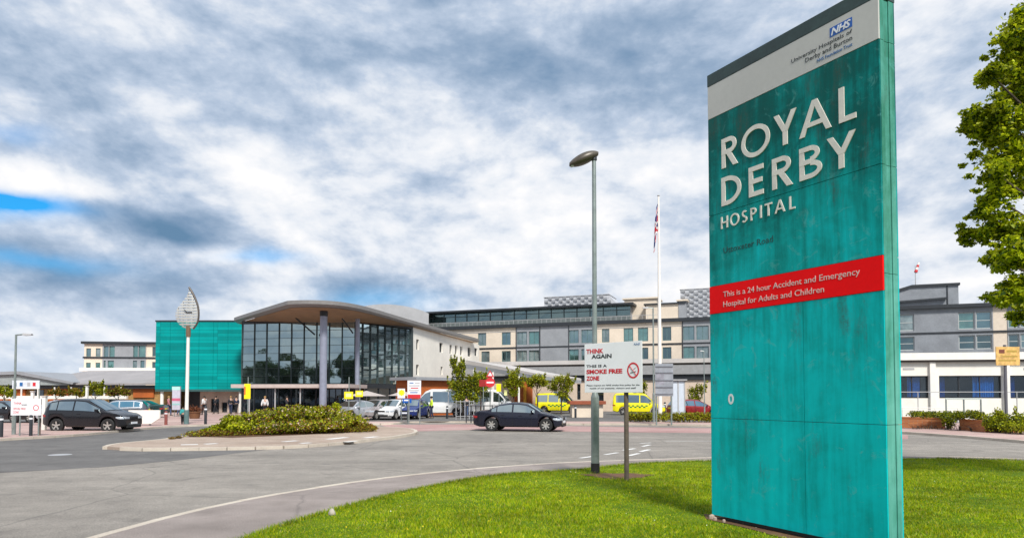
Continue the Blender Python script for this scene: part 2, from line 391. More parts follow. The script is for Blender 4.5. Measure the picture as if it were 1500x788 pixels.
def blob_points(lobes, n, shell=0.55):
    """points in lumpy lobes (cx,cy,cz,rx,ry,rz), denser towards the outside"""
    vol = np.array([l[3] * l[4] * l[5] for l in lobes]) ** 0.75; cnt = (vol / vol.sum() * n).astype(int) + 1; out = []
    for l, c in zip(lobes, cnt):
        d = rng.normal(size=(c, 3)); d /= np.linalg.norm(d, axis=1)[:, None]
        r = (shell + (1 - shell) * rng.random(c) ** 0.7) * (1 + 0.16 * np.sin(d[:, 0] * 7 + l[0] * 3) * np.cos(d[:, 2] * 6 + l[1]) + 0.10 * np.sin(d[:, 1] * 13 + l[2]))
        out.append(np.array(l[:3]) + d * r[:, None] * np.array(l[3:6]))
    return np.concatenate(out)
# ------------------------------------------------------------------ ground, roads, pavements
RZ = -0.10
sheet('ground', [(-1500, -300), (1500, -300), (1500, 2500), (-1500, 2500)], M['field'], -0.25)
sheet('road', [(-90, -25), (90, -25), (90, 62), (-90, 62)], M['asphalt'], RZ)
dk = [G(px, py, RZ) for px, py in [(-420, 720), (-100, 704), (0, 692), (150, 684), (260, 674), (400, 657), (480, 648), (470, 626), (300, 618), (0, 628), (-500, 640)]]
sheet('dark_road_surface', dk, M['asphaltdark'], RZ + 0.004)
sheet('red_road_surface', [G(px, py, RZ) for px, py in [(556, 622), (700, 621), (840, 624), (1040, 627), (1330, 637), (1330, 643), (1040, 634), (840, 632), (700, 629), (590, 632)]], M['redtarmac'], RZ + 0.004)
# verge with footway and dropped kerb
edge_grass = [G(*p) for p in [(200, 880), (290, 825), (370, 789), (430, 768), (480, 753), (560, 731), (640, 713), (700, 702), (760, 695), (820, 692), (868, 688), (915, 683), (960, 680), (1040, 677), (1180, 674), (1323, 673), (1400, 674), (1500, 677), (1650, 686)]]
edge_foot = [G(*p) for p in [(-60, 860), (60, 812), (140, 788), (220, 765), (300, 745), (400, 725), (520, 706), (600, 696), (700, 686), (800, 679), (860, 676), (915, 674), (980, 672), (1040, 670), (1180, 668), (1323, 668), (1400, 669), (1500, 672), (1660, 682)]]
edge_grass = smooth_line(edge_grass, 5); edge_foot = smooth_line(edge_foot, 5)
near = [Vector((28, 12, 0)), Vector((28, -14, 0)), Vector((-9, -14, 0)), Vector((-6.5, 2.5, 0))]
slab('footway', [Vector(p) for p in edge_foot] + near, M['footway'], RZ - 0.1, 0.0)
lawn_poly = list(edge_grass) + [Vector((26, 11, 0)), Vector((26, -12, 0)), Vector((-5, -12, 0)), Vector((-4, 3.2, 0))]
sheet('grass_verge', lawn_poly, M['lawn'], 0.035)
kb = MB(); kerb_stones(kb, edge_foot, -0.02, 0.13, RZ - 0.1, 0.004); kb.build('kerb', M['kerb'])['kind'] = 'structure'
kb = MB(); strip(kb, edge_grass, -0.05, 0.02, 0.0, 0.03); kb.build('edging_kerb', M['kerb'])['kind'] = 'structure'
# far pavement (plaza), pinkish
far_edge = smooth_line([G(*p) for p in [(-500, 678), (-200, 654), (0, 642), (120, 635), (240, 624), (330, 621), (440, 620), (560, 620), (600, 617), (690, 617), (840, 620), (930, 620), (1040, 622), (1180, 626), (1322, 632), (1500, 645), (1750, 668)]], 5)
slab('pavement', list(far_edge) + [Vector((60, 110, 0)), Vector((-90, 140, 0)), Vector((-90, 40, 0))], M['pave'], -0.2, 0.0)
kb = MB(); kerb_stones(kb, far_edge, -0.14, 0.02, -0.15, 0.012); kb.build('far_kerb', M['kerb'])['kind'] = 'structure'
sheet('car_park_surface', [Vector(p) for p in [(-46, 47), (-13, 47.5), (2, 48), (40, 44), (60, 95), (-60, 120)]], M['asphaltdark'], 0.005)
sheet('plaza_paving', [W(225, 600, 46).xy.to_3d(), W(520, 600, 46).xy.to_3d(), W(560, 600, 64).xy.to_3d(), W(200, 600, 74).xy.to_3d()], M['pave'], 0.010)
# central island with kerb and slabs
isl = [G(px, py, 0) for px, py in [(157, 654), (170, 650), (200, 647), (250, 642), (290, 636), (360, 630), (460, 626), (560, 625), (600, 628), (606, 633), (580, 638), (520, 645), (450, 651), (380, 654), (280, 655.5), (200, 656)]]
isl_s = smooth_line(isl + [isl[0]], 5)[:-1]
slab('island_paving', isl_s, M['slab'], RZ - 0.05, 0.006)
kb = MB(); kerb_stones(kb, isl_s + [isl_s[0]], -0.02, 0.15, RZ - 0.05, 0.016); kb.build('island_kerb', M['kerb'])['kind'] = 'structure'
# painted marks
mk = MB()
def dash(p, q, w, z=RZ + 0.008):
    a = G(*p, z); b = G(*q, z); d = (b - a).normalized(); n_ = Vector((-d.y, d.x, 0)) * w / 2
    mk.add([a - n_, b - n_, b + n_, a + n_], [(0, 1, 2, 3)])
for p, q in [((850, 670.5), (868, 668)), ((886, 665.5), (905, 662.5)), ((921, 667), (936, 663.5)), ((913, 659), (930, 656.5)), ((938, 661), (951, 658)), ((941, 653.5), (952, 651)), ((938, 649), (954, 648))]:
    dash(p, q, 0.16)
dash((975, 645.5), (1044, 645.5), 0.12); dash((620, 628), (700, 627), 0.10); dash((840, 626), (1040, 629), 0.10)
sheet_o = mk.build('road_markings', M['line']); sheet_o['kind'] = 'structure'
mk = MB()
for p, q in [((265, 651), (290, 650.4)), ((300, 650), (318, 649)), ((415, 646.5), (435, 645)), ((440, 649), (455, 648)), ((480, 643), (508, 640)), ((534, 641), (552, 639)), ((505, 647), (520, 645.5))]:
    dash(p, q, 0.35, 0.012)
mk.build('pale_kerb_stones', M['line'])['kind'] = 'structure'
mh = MB(); c0 = G(88, 666, RZ); mh.lathe([(0, .012), (.32, .012), (.34, .008)], (c0.x, c0.y, RZ))
tag(mh.build('manhole_cover', M['lightgrey']), 'small round metal manhole cover in the dark road surface at left', 'manhole cover')
# soil patches under sign and posts
SL0 = Vector((2.9324, 10.0771, 0)); SD0 = Vector((0.48255, -0.87587, 0)).normalized()
def patch(name, px, py, rx, ry, m, z=0.045, n=26):
    c = G(px, py, 0); pts = []
    for k in range(n):
        a = k * math.tau / n; r = 1 + 0.18 * math.sin(3 * a + px) + 0.12 * math.sin(7 * a)
        pts.append(Vector((c.x + rx * r * math.cos(a), c.y + ry * r * math.sin(a), 0)))
    return sheet(name, pts, m, z)
patch('bare_soil', 905, 699, 0.75, 0.55, M['soil'])
SC = SL0 + SD0 * 1.3; soil_sign = sheet('sign_bed_soil', [SL0 + SD0 * (1.33 + 1.62 * math.cos(a) * (1 + .06 * math.sin(5 * a))) + Vector((-SD0.y, SD0.x, 0)) * (0.12 + (.34 + .08 * math.sin(4 * a)) * math.sin(a)) for a in [k * math.tau / 40 for k in range(40)]], M['soil'], 0.043)

# grass blades on the verge
def in_poly(x, y, poly):
    poly = np.array([(p[0], p[1]) for p in poly]); ins = np.zeros(len(x), bool); j = len(poly) - 1
    for i in range(len(poly)):
        c = ((poly[i, 1] > y) != (poly[j, 1] > y)) & (x < (poly[j, 0] - poly[i, 0]) * (y - poly[i, 1]) / (poly[j, 1] - poly[i, 1] + 1e-12) + poly[i, 0]); ins ^= c; j = i
    return ins
def blades(name, x, y, h, mats, z0=0.03, weights=None, wid=0.006):
    n = len(x); a = rng.uniform(0, math.tau, n); lean = rng.normal(0, 0.45, (n, 2)) * h[:, None]
    w = wid * rng.uniform(0.7, 1.5, n)
    V = np.empty((n, 3, 3)); V[:, 0] = np.stack([x - np.cos(a) * w, y - np.sin(a) * w, np.full(n, z0)], 1); V[:, 1] = np.stack([x + np.cos(a) * w, y + np.sin(a) * w, np.full(n, z0)], 1)
    V[:, 2] = np.stack([x + lean[:, 0], y + lean[:, 1], z0 + h], 1)
    me = bpy.data.meshes.new(name); me.vertices.add(3 * n); me.vertices.foreach_set('co', V.ravel()); me.loops.add(3 * n)
    me.loops.foreach_set('vertex_index', np.arange(3 * n)); me.polygons.add(n); me.polygons.foreach_set('loop_start', np.arange(n) * 3)
    for m in mats: me.materials.append(m)
    ww = np.array(weights, float); ww /= ww.sum(); me.polygons.foreach_set('material_index', rng.choice(len(mats), n, p=ww).astype(np.int32)); me.update(calc_edges=True)
    o = bpy.data.objects.new(name, me); C.objects.link(o); return o
GM = [leafmat('grass_blade_mid', (0.24, 0.36, 0.004), 0.4), leafmat('grass_blade_yellow', (0.44, 0.47, 0.008), 0.4), leafmat('grass_blade_deep', (0.10, 0.22, 0.005), 0.4), leafmat('grass_straw', (0.34, 0.30, 0.07), 0.3)]
n = 460000
gy = 6.5 + 13.5 * rng.random(n) ** 1.25; gx = -6 + (gy * 0.86 + 6) * rng.random(n)
gx = np.where(rng.random(n) < 0.5, gx, gx)
k = in_poly(gx, gy, lawn_poly); soilc = G(905, 699); k &= ~(((gx - soilc.x) / 0.75) ** 2 + ((gy - soilc.y) / 0.5) ** 2 < rng.uniform(0.4, 1.2, n))
rx_, ry_ = gx - SC.x, gy - SC.y; al_ = rx_ * SD0.x + ry_ * SD0.y; ac_ = -rx_ * SD0.y + ry_ * SD0.x - .12
k &= ~((al_ / 1.62) ** 2 + (ac_ / .36) ** 2 < rng.uniform(.55, 1.15, n))
bare = np.sin(gx * 3.1 + 1.3 * np.sin(gy * 2.2)) * np.sin(gy * 2.7 + 1.1 * np.sin(gx * 1.9)); k &= ~((bare > .72) & (rng.random(n) < .55))
gx, gy = gx[k], gy[k]
patchy = np.sin(gx * 1.7 + np.sin(gy * 1.3)) * np.cos(gy * 1.1 + gx * 0.4)
tag(blades('grass', gx, gy, (0.022 + 0.030 * rng.random(len(gx)) ** 1.5) * (1 + 0.5 * patchy), GM, weights=[4.4, 4.0, 1.3, 0.7], wid=0.007), kind='stuff')
mb = MB()
for (s_, c_, r_) in [(.02, -.02, .05), (.12, -.06, .03), (.3, -.07, .025), (-.05, .04, .03)]:
    q0 = SL0 + SD0 * s_ + Vector((SD0.y, -SD0.x, 0)) * c_ * -1; mb.lathe([(0, .03), (r_, .04), (r_ * .9, .06 + r_ * .5), (r_ * .4, .06 + r_ * .9), (0, .06 + r_)], (q0.x, q0.y, 0), n=7)
tag(mb.build('stone_chips', M['slab']), kind='stuff')
# taller tufts round the posts, sign foot and the grass edge
ex, ey = [], []
for i in range(len(edge_grass) - 1):
    a, b = edge_grass[i], edge_grass[i + 1]; L_ = (b - a).length
    if 6.5 < a.y < 19.5:
        m_ = int(L_ * 420); t = rng.random(m_); ex.append(a.x + (b.x - a.x) * t + rng.normal(0, .035, m_)); ey.append(a.y + (b.y - a.y) * t - rng.random(m_) * .07)
for cx, cy, rr in [(G(872, 695).x, G(872, 695).y, .16), (G(918, 706).x, G(918, 706).y, .14)]:
    m_ = 120; ex.append(cx + rng.normal(0, rr, m_)); ey.append(cy + rng.normal(0, rr, m_))
ex, ey = np.concatenate(ex), np.concatenate(ey)
tag(blades('edge_grass', ex, ey, 0.035 + 0.055 * rng.random(len(ex)), GM, weights=[4, 3, 3, 1.5], wid=0.006), kind='stuff')
# yellow weed flowers and clover
n = 520; fy = 7.5 + 10 * rng.random(n); fx = -5 + (fy * .7 + 5) * rng.random(n); k = in_poly(fx, fy, lawn_poly) & (rng.random(n) < 0.35 + 0.65 * (np.sin(fx * 2.1) * np.sin(fy * 1.7 + 1) > 0.1))
tag(leaf_cloud('lawn_flowers', np.stack([fx[k], fy[k], 0.075 + 0.02 * rng.random(k.sum())], 1), 0.014, [leafmat('petal_yellow', (0.75, 0.55, 0.02), .2), leafmat('petal_white', (0.7, 0.7, 0.55), .2)], weights=[3, 1]), kind='stuff')
st = MB(); c0 = G(486, 758); rows = []
for i in range(7):
    ph = math.pi * i / 6; rows.append([(c0.x + 0.055 * math.sin(ph) * math.cos(a) * (1 + .2 * math.sin(2 * a + i)), c0.y + .05 * math.sin(ph) * math.sin(a), 0.075 - 0.062 * math.cos(ph) * (1 + .15 * math.sin(3 * a))) for a in [k * math.tau / 9 for k in range(9)]])
st.grid(rows, close=True); tag(st.build('stone', mat('pale_stone', (0.42, 0.38, 0.32), .9, var=.2, scale=9, bump=.4), smooth=True), 'fist-sized pale stone lying on the edge of the grass verge', 'stone')

# ------------------------------------------------------------------ the big hospital sign
SL = Vector((2.9324, 10.0771, 0)); SD = Vector((0.48255, -0.87587, 0)).normalized(); SN = Vector((-0.87587, -0.48255, 0)).normalized()  # out of the face
def SP_(s, z, o=0.0): return SL + SD * s + SN * o + Vector((0, 0, z))
sg = thing('hospital_sign', 'tall weathered teal monolith sign lettered ROYAL DERBY HOSPITAL standing on the grass verge', 'sign', SL + SD * 1.34 - SN * 0.16)
def teal_mat(name, upper):
    m = bpy.data.materials.new(name); m.use_nodes = True; q = NG(m.node_tree); b = m.node_tree.nodes['Principled BSDF']
    co = q.n('ShaderNodeTexCoord').outputs['Object']
    rot = q.n('ShaderNodeMapping', None, Vector=co, Rotation=(0, 0, math.atan2(0.87587, 0.48255))).outputs[0]   # x along the face
    sv = q.n('ShaderNodeMapping', None, Vector=rot, Scale=(6, 6, 0.45)).outputs[0]
    streak = q.noise(sv, 1.0, 6, 0.65, 0.2); blot = q.noise(rot, 1.1, 9, 0.68, 0.3); fine = q.noise(rot, 30, 4, 0.7)
    z = q.n('ShaderNodeSeparateXYZ', None, i0=co).outputs[2]
    up = q.n('ShaderNodeMapRange', None, Value=z, i1=2.2, i2=5.9, i3=0.0, i4=0.31 if upper else 0.1).outputs[0]
    f = q.m('ADD', q.m('ADD', q.m('MULTIPLY', streak, 0.46), q.m('MULTIPLY', blot, 0.54)), up)
    if upper:
        c = q.ramp(f, [(0.32, (0.0, 0.62, 0.66)), (0.50, (0.0, 0.48, 0.51)), (0.64, (0.0, 0.29, 0.28)), (0.78, (0.0, 0.115, 0.105)), (0.95, (0.008, 0.06, 0.055))])
    else:
        c = q.ramp(f, [(0.35, (0.16, 0.46, 0.40)), (0.52, (0.09, 0.33, 0.27)), (0.66, (0.03, 0.18, 0.12)), (0.8, (0.10, 0.17, 0.14))])
    # rusty run-off stains below the joints and worn, paler spots
    rust = q.m('MULTIPLY', q.ramp(q.noise(q.n('ShaderNodeMapping', None, Vector=rot, Scale=(3.2, 3, 0.8), Location=(3.1, 0, 1.2)).outputs[0], 1.0, 6, 0.7), [(0.56, 0.0), (0.72, 0.8)]), q.ramp(fine, [(0.35, 0.3), (0.6, 1.0)]))
    c = q.mix(rust, c, (0.055, 0.075, 0.06, 1))
    c = q.mix(q.ramp(q.noise(rot, 4.5, 5, 0.7, 1.0), [(0.58, 0.0), (0.72, 0.45)]), c, (0.12, 0.40, 0.38, 1))
    sx = q.n('ShaderNodeSeparateXYZ', None, i0=rot).outputs[0]
    runs = q.ramp(q.noise(q.n('ShaderNodeMapping', None, Vector=rot, Scale=(22, 22, 0.5)).outputs[0], 1.0, 4, 0.6), [(0.62, 0.0), (0.76, 0.32)])
    c = q.mix(q.m('MULTIPLY', runs, q.ramp(z, [(0.0, 0.25), (1.0, 0.9)])), c, (0.01, 0.05, 0.045, 1))
    q.set(b.inputs['Base Color'], c); q.set(b.inputs['Roughness'], q.m('ADD', 0.38, q.m('MULTIPLY', blot, 0.25)))
    b.inputs['Specular IOR Level'].default_value = 0.12
    q.set(b.inputs['Normal'], q.n('ShaderNodeBump', None, Strength=0.12, Distance=0.01, Height=q.noise(rot, 2.5, 4, 0.6)))
    return m
TEAL = teal_mat('weathered_teal_face', True); TSIDE = teal_mat('weathered_green_side', False)
WID, THK, TOP = 2.68, 0.30, 6.62
def sbox(mb, s0, s1, z0, z1, o0, o1, mi=0):
    a = [SP_(s0, z0, o0), SP_(s1, z0, o0), SP_(s1, z0, o1), SP_(s0, z0, o1)]; b = [p + Vector((0, 0, z1 - z0)) for p in a]
    return mb.hull(a, b, mi)
mb = MB(); sbox(mb, 0.03, WID - 0.03, 0.10, TOP - 0.03, -THK + 0.03, -0.025); mb.build('core', M['dark'], sg, True)
mb = MB(); sbox(mb, 0.22, WID - 0.2, -0.1, 0.10, -THK + 0.06, -0.06); mb.build('plinth', M['dark'], sg, True)
colsx = [(0.0, 1.603), (1.609, WID)]
for (z0, z1, cols) in [(0.10, 1.506, colsx), (1.512, 3.035, colsx), (3.445, 4.49, [(0, WID)]), (4.496, 5.945, [(0, WID)])]:
    for (a, b_) in cols:
        mb = MB(); sbox(mb, a, b_, z0, z1, -0.022, 0.0); mb.build('face_panel', TEAL, sg, True, bevel=0.003)
        mb = MB(); sbox(mb, a, b_, z0, z1 if z1 != 3.035 else 3.435, -THK, -THK + 0.022); mb.build('back_panel', TEAL, sg, True, bevel=0.003)
mb = MB(); sbox(mb, 0, WID - .003, 3.04, 3.44, -0.022, 0.004); band = mb.build('red_band', M['red'], sg, True, bevel=0.002)
mb = MB(); sbox(mb, 0, WID, 5.951, 6.44, -THK, -THK + 0.022); mb.build('back_panel', TEAL, sg, True)
STRIP = mat('aged_white_strip', (0.50, 0.49, 0.47), 0.5, var=0.05, scale=1.6)
mb = MB(); sbox(mb, 0, WID, 5.95, 6.44, -0.022, 0.003); head = mb.build('header_strip', STRIP, sg, True, bevel=0.002)
mb = MB(); sbox(mb, -0.006, WID + 0.006, 6.445, TOP, -THK - 0.004, 0.006); mb.build('cap', mat('dark_green_cap', (0.022, 0.045, 0.042), .45, var=.3), sg, True, bevel=0.004)
for (z0, z1) in [(0.10, 1.506), (1.512, 3.235), (3.241, 4.49), (4.496, 5.945), (5.951, 6.44)]:
    for (a, b_, o0, o1) in [(WID - .03, WID + .001, -.085, -.024), (WID - .03, WID - .01, -.185, -.088), (WID - .03, WID + .001, -THK + .024, -.188), (-.001, .03, -THK + .024, -.024)]:
        mb = MB(); sbox(mb, a, b_, z0, z1, o0, o1); mb.build('side_panel', TSIDE, sg, True)
# hand-cut capitals: every stroke is a bar on the face, each a hair prouder than the last
class Glyphs:
    def __init__(s, th, base=0.001): s.mb = MB(); s.o = base; s.th = th
    def lift(s): s.o += 0.0004; return s.o
    def poly(s, pts):
        o = s.lift(); s.mb.hull([SP_(a, z, o) for a, z in pts], [SP_(a, z, o + s.th) for a, z in pts])
    def bar(s, x0, z0, x1, z1, w):
        d = Vector((x1 - x0, z1 - z0)).normalized(); n_ = Vector((-d.y, d.x)) * w / 2
        if abs(d.y) > 0.35 and abs(d.x) > 0.01:      # slanted: cut level at both ends
            h = w / 2 / abs(d.y); s.poly([(x0 - h, z0), (x0 + h, z0), (x1 + h, z1), (x1 - h, z1)])
        else: s.poly([(x0 + n_.x, z0 + n_.y), (x1 + n_.x, z1 + n_.y), (x1 - n_.x, z1 - n_.y), (x0 - n_.x, z0 - n_.y)])
    def arc(s, cx, cz, rx, rz, w, a0, a1, n=26):
        o = s.lift(); rows = []
        for k in range(n + 1):
            a = R(a0 + (a1 - a0) * k / n); c_, s_ = math.cos(a), math.sin(a)
            q = [(cx + rx * c_, cz + rz * s_), (cx + (rx - w) * c_, cz + (rz - w) * s_)]
            rows.append([SP_(*q[0], o), SP_(*q[0], o + s.th), SP_(*q[1], o + s.th), SP_(*q[1], o)])
        s.mb.grid(rows, close=True)
        if abs(a1 - a0) < 359: s.mb.add(rows[0], [(0, 1, 2, 3)]); s.mb.add(rows[-1], [(0, 1, 2, 3)])
def letter(ch, x, z, w, h, t, th=0.013):
    q = Glyphs(th); t2 = t / 2
    if ch == 'R':
        q.bar(x + t2, z, x + t2, z + h, t); r = h * 0.275; q.arc(x + w * .5, z + h - r, w * .42, r, t * .9, -90, 90)
        q.bar(x, z + h - t * .45, x + w * .5, z + h - t * .45, t * .9); q.bar(x, z + h - 2 * r + t * .45, x + w * .5, z + h - 2 * r + t * .45, t * .9); q.bar(x + w - t2 * 1.1, z, x + w * .42, z + h - 2 * r + t * .3, t * 1.05)
    elif ch == 'O': q.arc(x + w / 2, z + h / 2, w / 2, h * .515, t * .88, 0, 360, 48)
    elif ch == 'Y': q.bar(x + w / 2, z, x + w / 2, z + h * .45, t); q.bar(x + w / 2, z + h * .42, x + t * .5, z + h, t * .95); q.bar(x + w / 2, z + h * .42, x + w - t * .5, z + h, t * .95)
    elif ch == 'A': q.bar(x + t2, z, x + w / 2, z + h, t * .95); q.bar(x + w - t2, z, x + w / 2, z + h, t * .95); q.bar(x + w * .22, z + h * .30, x + w * .78, z + h * .30, t * .8)
    elif ch == 'L': q.bar(x + t2, z, x + t2, z + h, t); q.bar(x, z + t * .45, x + w, z + t * .45, t * .9)
    elif ch == 'E':
        q.bar(x + t2, z, x + t2, z + h, t)
        for zz, ww in ((t * .45, w), (h / 2, w * .92), (h - t * .45, w)): q.bar(x, z + zz, x + ww, z + zz, t * .9)
    elif ch == 'D':
        q.bar(x + t2, z, x + t2, z + h, t); q.arc(x + w * .30, z + h / 2, w * .70, h / 2, t * .9, -90, 90); q.bar(x, z + h - t * .45, x + w * .32, z + h - t * .45, t * .9); q.bar(x, z + t * .45, x + w * .32, z + t * .45, t * .9)
    elif ch == 'B':
        q.bar(x + t2, z, x + t2, z + h, t); q.arc(x + w * .5, z + h * .755, w * .40, h * .245, t * .85, -90, 90); q.arc(x + w * .5, z + h * .27, w * .5, h * .27, t * .85, -90, 90)
        for zz in (t * .42, h * .525, h - t * .42): q.bar(x, z + zz, x + w * .52, z + zz, t * .85)
    elif ch == 'H': q.bar(x + t2, z, x + t2, z + h, t); q.bar(x + w - t2, z, x + w - t2, z + h, t); q.bar(x, z + h / 2, x + w, z + h / 2, t * .9)
    elif ch == 'S': r = h * .27; q.arc(x + w / 2, z + h - r, w * .46, r, t * .9, 35, 270); q.arc(x + w / 2, z + r, w / 2, r, t * .9, -145, 90)
    elif ch == 'P': q.bar(x + t2, z, x + t2, z + h, t); r = h * .28; q.arc(x + w * .5, z + h - r, w * .5, r, t * .9, -90, 90); q.bar(x, z + h - t * .45, x + w * .52, z + h - t * .45, t * .9); q.bar(x, z + h - 2 * r + t * .45, x + w * .52, z + h - 2 * r + t * .45, t * .9)
    elif ch == 'I': q.bar(x + t2, z, x + t2, z + h, t)
    elif ch == 'T': q.bar(x + w / 2, z, x + w / 2, z + h, t); q.bar(x, z + h - t * .45, x + w, z + h - t * .45, t * .9)
    return q.mb.build('raised_letter', M['offwhite'], sg, True)
for ch, x, w in [('R', .272, .30), ('O', .642, .492), ('Y', 1.205, .35), ('A', 1.60, .46), ('L', 2.165, .225)]: letter(ch, x, 5.13, w, .43, .072)
for ch, x, w in [('D', .262, .365), ('E', .768, .25), ('R', 1.165, .32), ('B', 1.595, .325), ('Y', 2.0, .375)]: letter(ch, x, 4.58, w, .415, .072)
for ch, x, w in [('H', .246, .13), ('O', .42, .165), ('S', .635, .095), ('P', .79, .10), ('I', .955, .024), ('T', 1.035, .12), ('A', 1.20, .165), ('L', 1.43, .09)]: letter(ch, x, 4.255, w, .172, .026, .012)
def stext(body, s, z, h, m, parent, width=None, o=0.0045, **k): return text(body, SP_(s, z, o), SD, h, m, parent, width=width, **k)
GHOST = mat('ghost_lettering', (0.004, 0.06, 0.055), .6, var=.45, scale=14)
stext('Uttoxeter Road', .28, 3.895, .085, GHOST, sg, .88, o=0.0005)
WT = mat('white_vinyl_letter', (0.66, 0.50, 0.48), .5, var=.05)
stext('This is a 24 hour Accident and Emergency', .27, 3.262, .078, WT, band, 2.13, o=.0045)
stext('Hospital for Adults and Children', .27, 3.118, .078, WT, band, 1.65, o=.0045)
mb = MB(); sbox(mb, 2.055, 2.355, 6.243, 6.36, 0.0035, 0.006); lg = mb.build('logo_plate', M['blue'], head, True)
stext('NHS', 2.075, 6.262, .080, M['signwhite'], head, .262, o=.0065, shear=.25, bold=.03)
stext('University Hospitals of', 1.49, 6.168, .050, M['ink'], head, .862, o=.0035)
stext('Derby and Burton', 1.70, 6.085, .056, M['ink'], head, .652, o=.0035)
stext('NHS Foundation Trust', 1.87, 6.012, .042, M['inkblue'], head, .482, o=.0035)
mb = MB(); Q = Glyphs(.002, 0.0008); Q.arc(.39, 1.79, .052, .075, .03, 0, 360); st_ = Q.mb.build('sticker', M['signwhite'], sg, True)

# ------------------------------------------------------------------ street lamp in front
def street_lamp(label, base, h, r0, r1, arm=None, head='oval', side=-1, group='street lamps'):
    t = thing('street_lamp', label, 'street lamp', base, 0, group)
    mb = MB(); hb = h * .24
    mb.cyl((0, 0, 0), (0, 0, hb), r0, r0, 20); mb.lathe([(r0, hb), (r0 * 1.0, hb + .02), (r1 * 1.05, hb + .12), (r1, hb + .14)], n=20); mb.cyl((0, 0, hb + .14), (0, 0, h), r1, r1 * .8, 16)
    mb.build('pole', M['galv'], t, smooth=True)
    mb = MB(); mb.box(-.05, .05, -r0 - .004, -r0 + .01, hb * .25, hb * .75); mb.build('access_door', M['galv'], t, bevel=.003)
    if head == 'oval':
        mb = MB(); rows = []
        for i in range(15):
            u = i / 14; x = side * (-.10 + u * .68); wv = .19 * math.sin(math.pi * min(1, (u * .93 + .035))) ** .55; up_ = .16 * math.sin(math.pi * (u * .9 + .05)) ** .6; dn = .12 * math.sin(math.pi * (u * .9 + .05)) ** .7
            z = h + .10 - .26 * u
            rows.append([(x, wv * math.cos(a), z + (up_ if math.sin(a) > 0 else dn) * math.sin(a)) for a in [k * math.tau / 18 for k in range(18)]])
        mb.grid(rows, close=True); mb.add(rows[0], [tuple(range(18))]); mb.add(rows[-1], [tuple(range(18))]); mb.build('lamp_head', mat('lamp_head_brown_grey', (.095, .08, .062), .4, metal=.2, var=.2), t, smooth=True)
        mb = MB(); rows = []
        for i in range(9):
            u = .28 + .62 * i / 8; x = side * (-.10 + u * .72); wv = .125 * math.sin(math.pi * (i / 8 * .9 + .05)) ** .5; z = h + .10 - .26 * u
            rows.append([(x, wv * c_, z - .055 - .035 * math.sin(math.acos(c_))) for c_ in [-1, -.7, -.35, 0, .35, .7, 1]])
        mb.grid(rows); mb.build('lens', M['lamp'], t, smooth=True)
        mb = MB(); mb.lathe([(0, h + .09), (.05, h + .085), (.07, h + .04), (.07, h - .05)], n=12); mb.build('spigot', M['dark'], t, smooth=True)
    else:
        mb = MB(); mb.tube([(0, 0, h - .02), (side * .25, 0, h + .0), (side * arm * .6, 0, h + .02)], .035, 8); mb.build('arm', M['galv'], t, smooth=True)
        mb = MB(); mb.hull([(side * arm * .5, -.13, h - .05), (side * arm, -.10, h - .03), (side * arm, .10, h - .03), (side * arm * .5, .13, h - .05)], [(side * arm * .5, -.10, h + .07), (side * arm, -.06, h + .04), (side * arm, .06, h + .04), (side * arm * .5, .10, h + .07)]); mb.build('lamp_head', M['lightgrey'], t, bevel=.01)
    return t
b0 = G(872, 695); lamp_h = W(868, 232, b0.y).z
lt = street_lamp('tall grey street lamp with a brown oval head on the grass verge', b0, lamp_h, .095, .06)
mb = MB(); mb.cyl((0, 0, 0), (0, 0, .27), .103, .101, 18); mb.build('base_sleeve', M['black'], lt, smooth=True)
b1 = G(20, 636); street_lamp('slim street lamp with a short flat arm at the left edge', b1, W(18, 490, b1.y).z, .085, .055, .75, 'flat', 1)
bb = W(961, 600, 46); bb.z = 0; street_lamp('street lamp with a short flat arm seen close beside the flagpole', bb - Vector((.15, 0, 0)), W(960, 451, 46).z, .09, .06, .7, 'flat', -1)
bb = W(1032, 606, 52); bb.z = 0; street_lamp('thin pale street lamp right beside the left edge of the big teal sign', bb, W(1031, 514, 52).z, .05, .035, .3, 'flat', -1)

# ------------------------------------------------------------------ smoke free notice
nb = G(918, 706); NLft = W(853, 505, nb.y + .62); NRgt = W(937, 497, nb.y - .42)
nd = Vector((NRgt.x - NLft.x, NRgt.y - NLft.y, 0)); nw = nd.length; nd.normalize(); nn = Vector((nd.y, -nd.x, 0)); zb_ = W(937, 574.5, nb.y - .42).z; zt_ = (NLft.z + NRgt.z) / 2
no_ = thing('notice_sign', 'white THINK AGAIN smoke free notice on a brown post near the tall lamp', 'sign', nb)
def NP(s, z, o=0): return Vector((NLft.x, NLft.y, 0)) + nd * s * nw + nn * o + Vector((0, 0, zb_ + (zt_ - zb_) * z))
mb = MB(); mb.cyl((nb.x, nb.y, -.1), (nb.x, nb.y, zt_ - .12), .052, .048, 12); mb.build('post', M['brown'], no_, True, smooth=True)
def nbox(mb, s0, s1, z0, z1, o0, o1): return mb.hull([NP(s0, z0, o0), NP(s1, z0, o0), NP(s1, z0, o1), NP(s0, z0, o1)], [NP(s0, z1, o0), NP(s1, z1, o0), NP(s1, z1, o1), NP(s0, z1, o1)])
OFF = (nb - NP(.76, 0)).dot(nn) + .055
mb = MB(); nbox(mb, 0, 1, 0, 1, OFF, OFF + .02); board = mb.build('board', M['signwhite'], no_, True, bevel=.004)
mb = MB(); nbox(mb, .06, .97, .75, .80, OFF - .03, OFF); nbox(mb, .06, .97, .22, .27, OFF - .03, OFF); mb.build('rail', M['galv'], no_, True)
def ntext(b, s, z, h, m, w, o=.0215, **k): return text(b, NP(s, z, OFF + o), nd, h, m, board, width=w * nw, **k)
ntext('THINK', .035, .80, .095, M['signred'], .31, bold=.03); ntext('AGAIN', .13, .695, .085, M['ink'], .36, bold=.03)
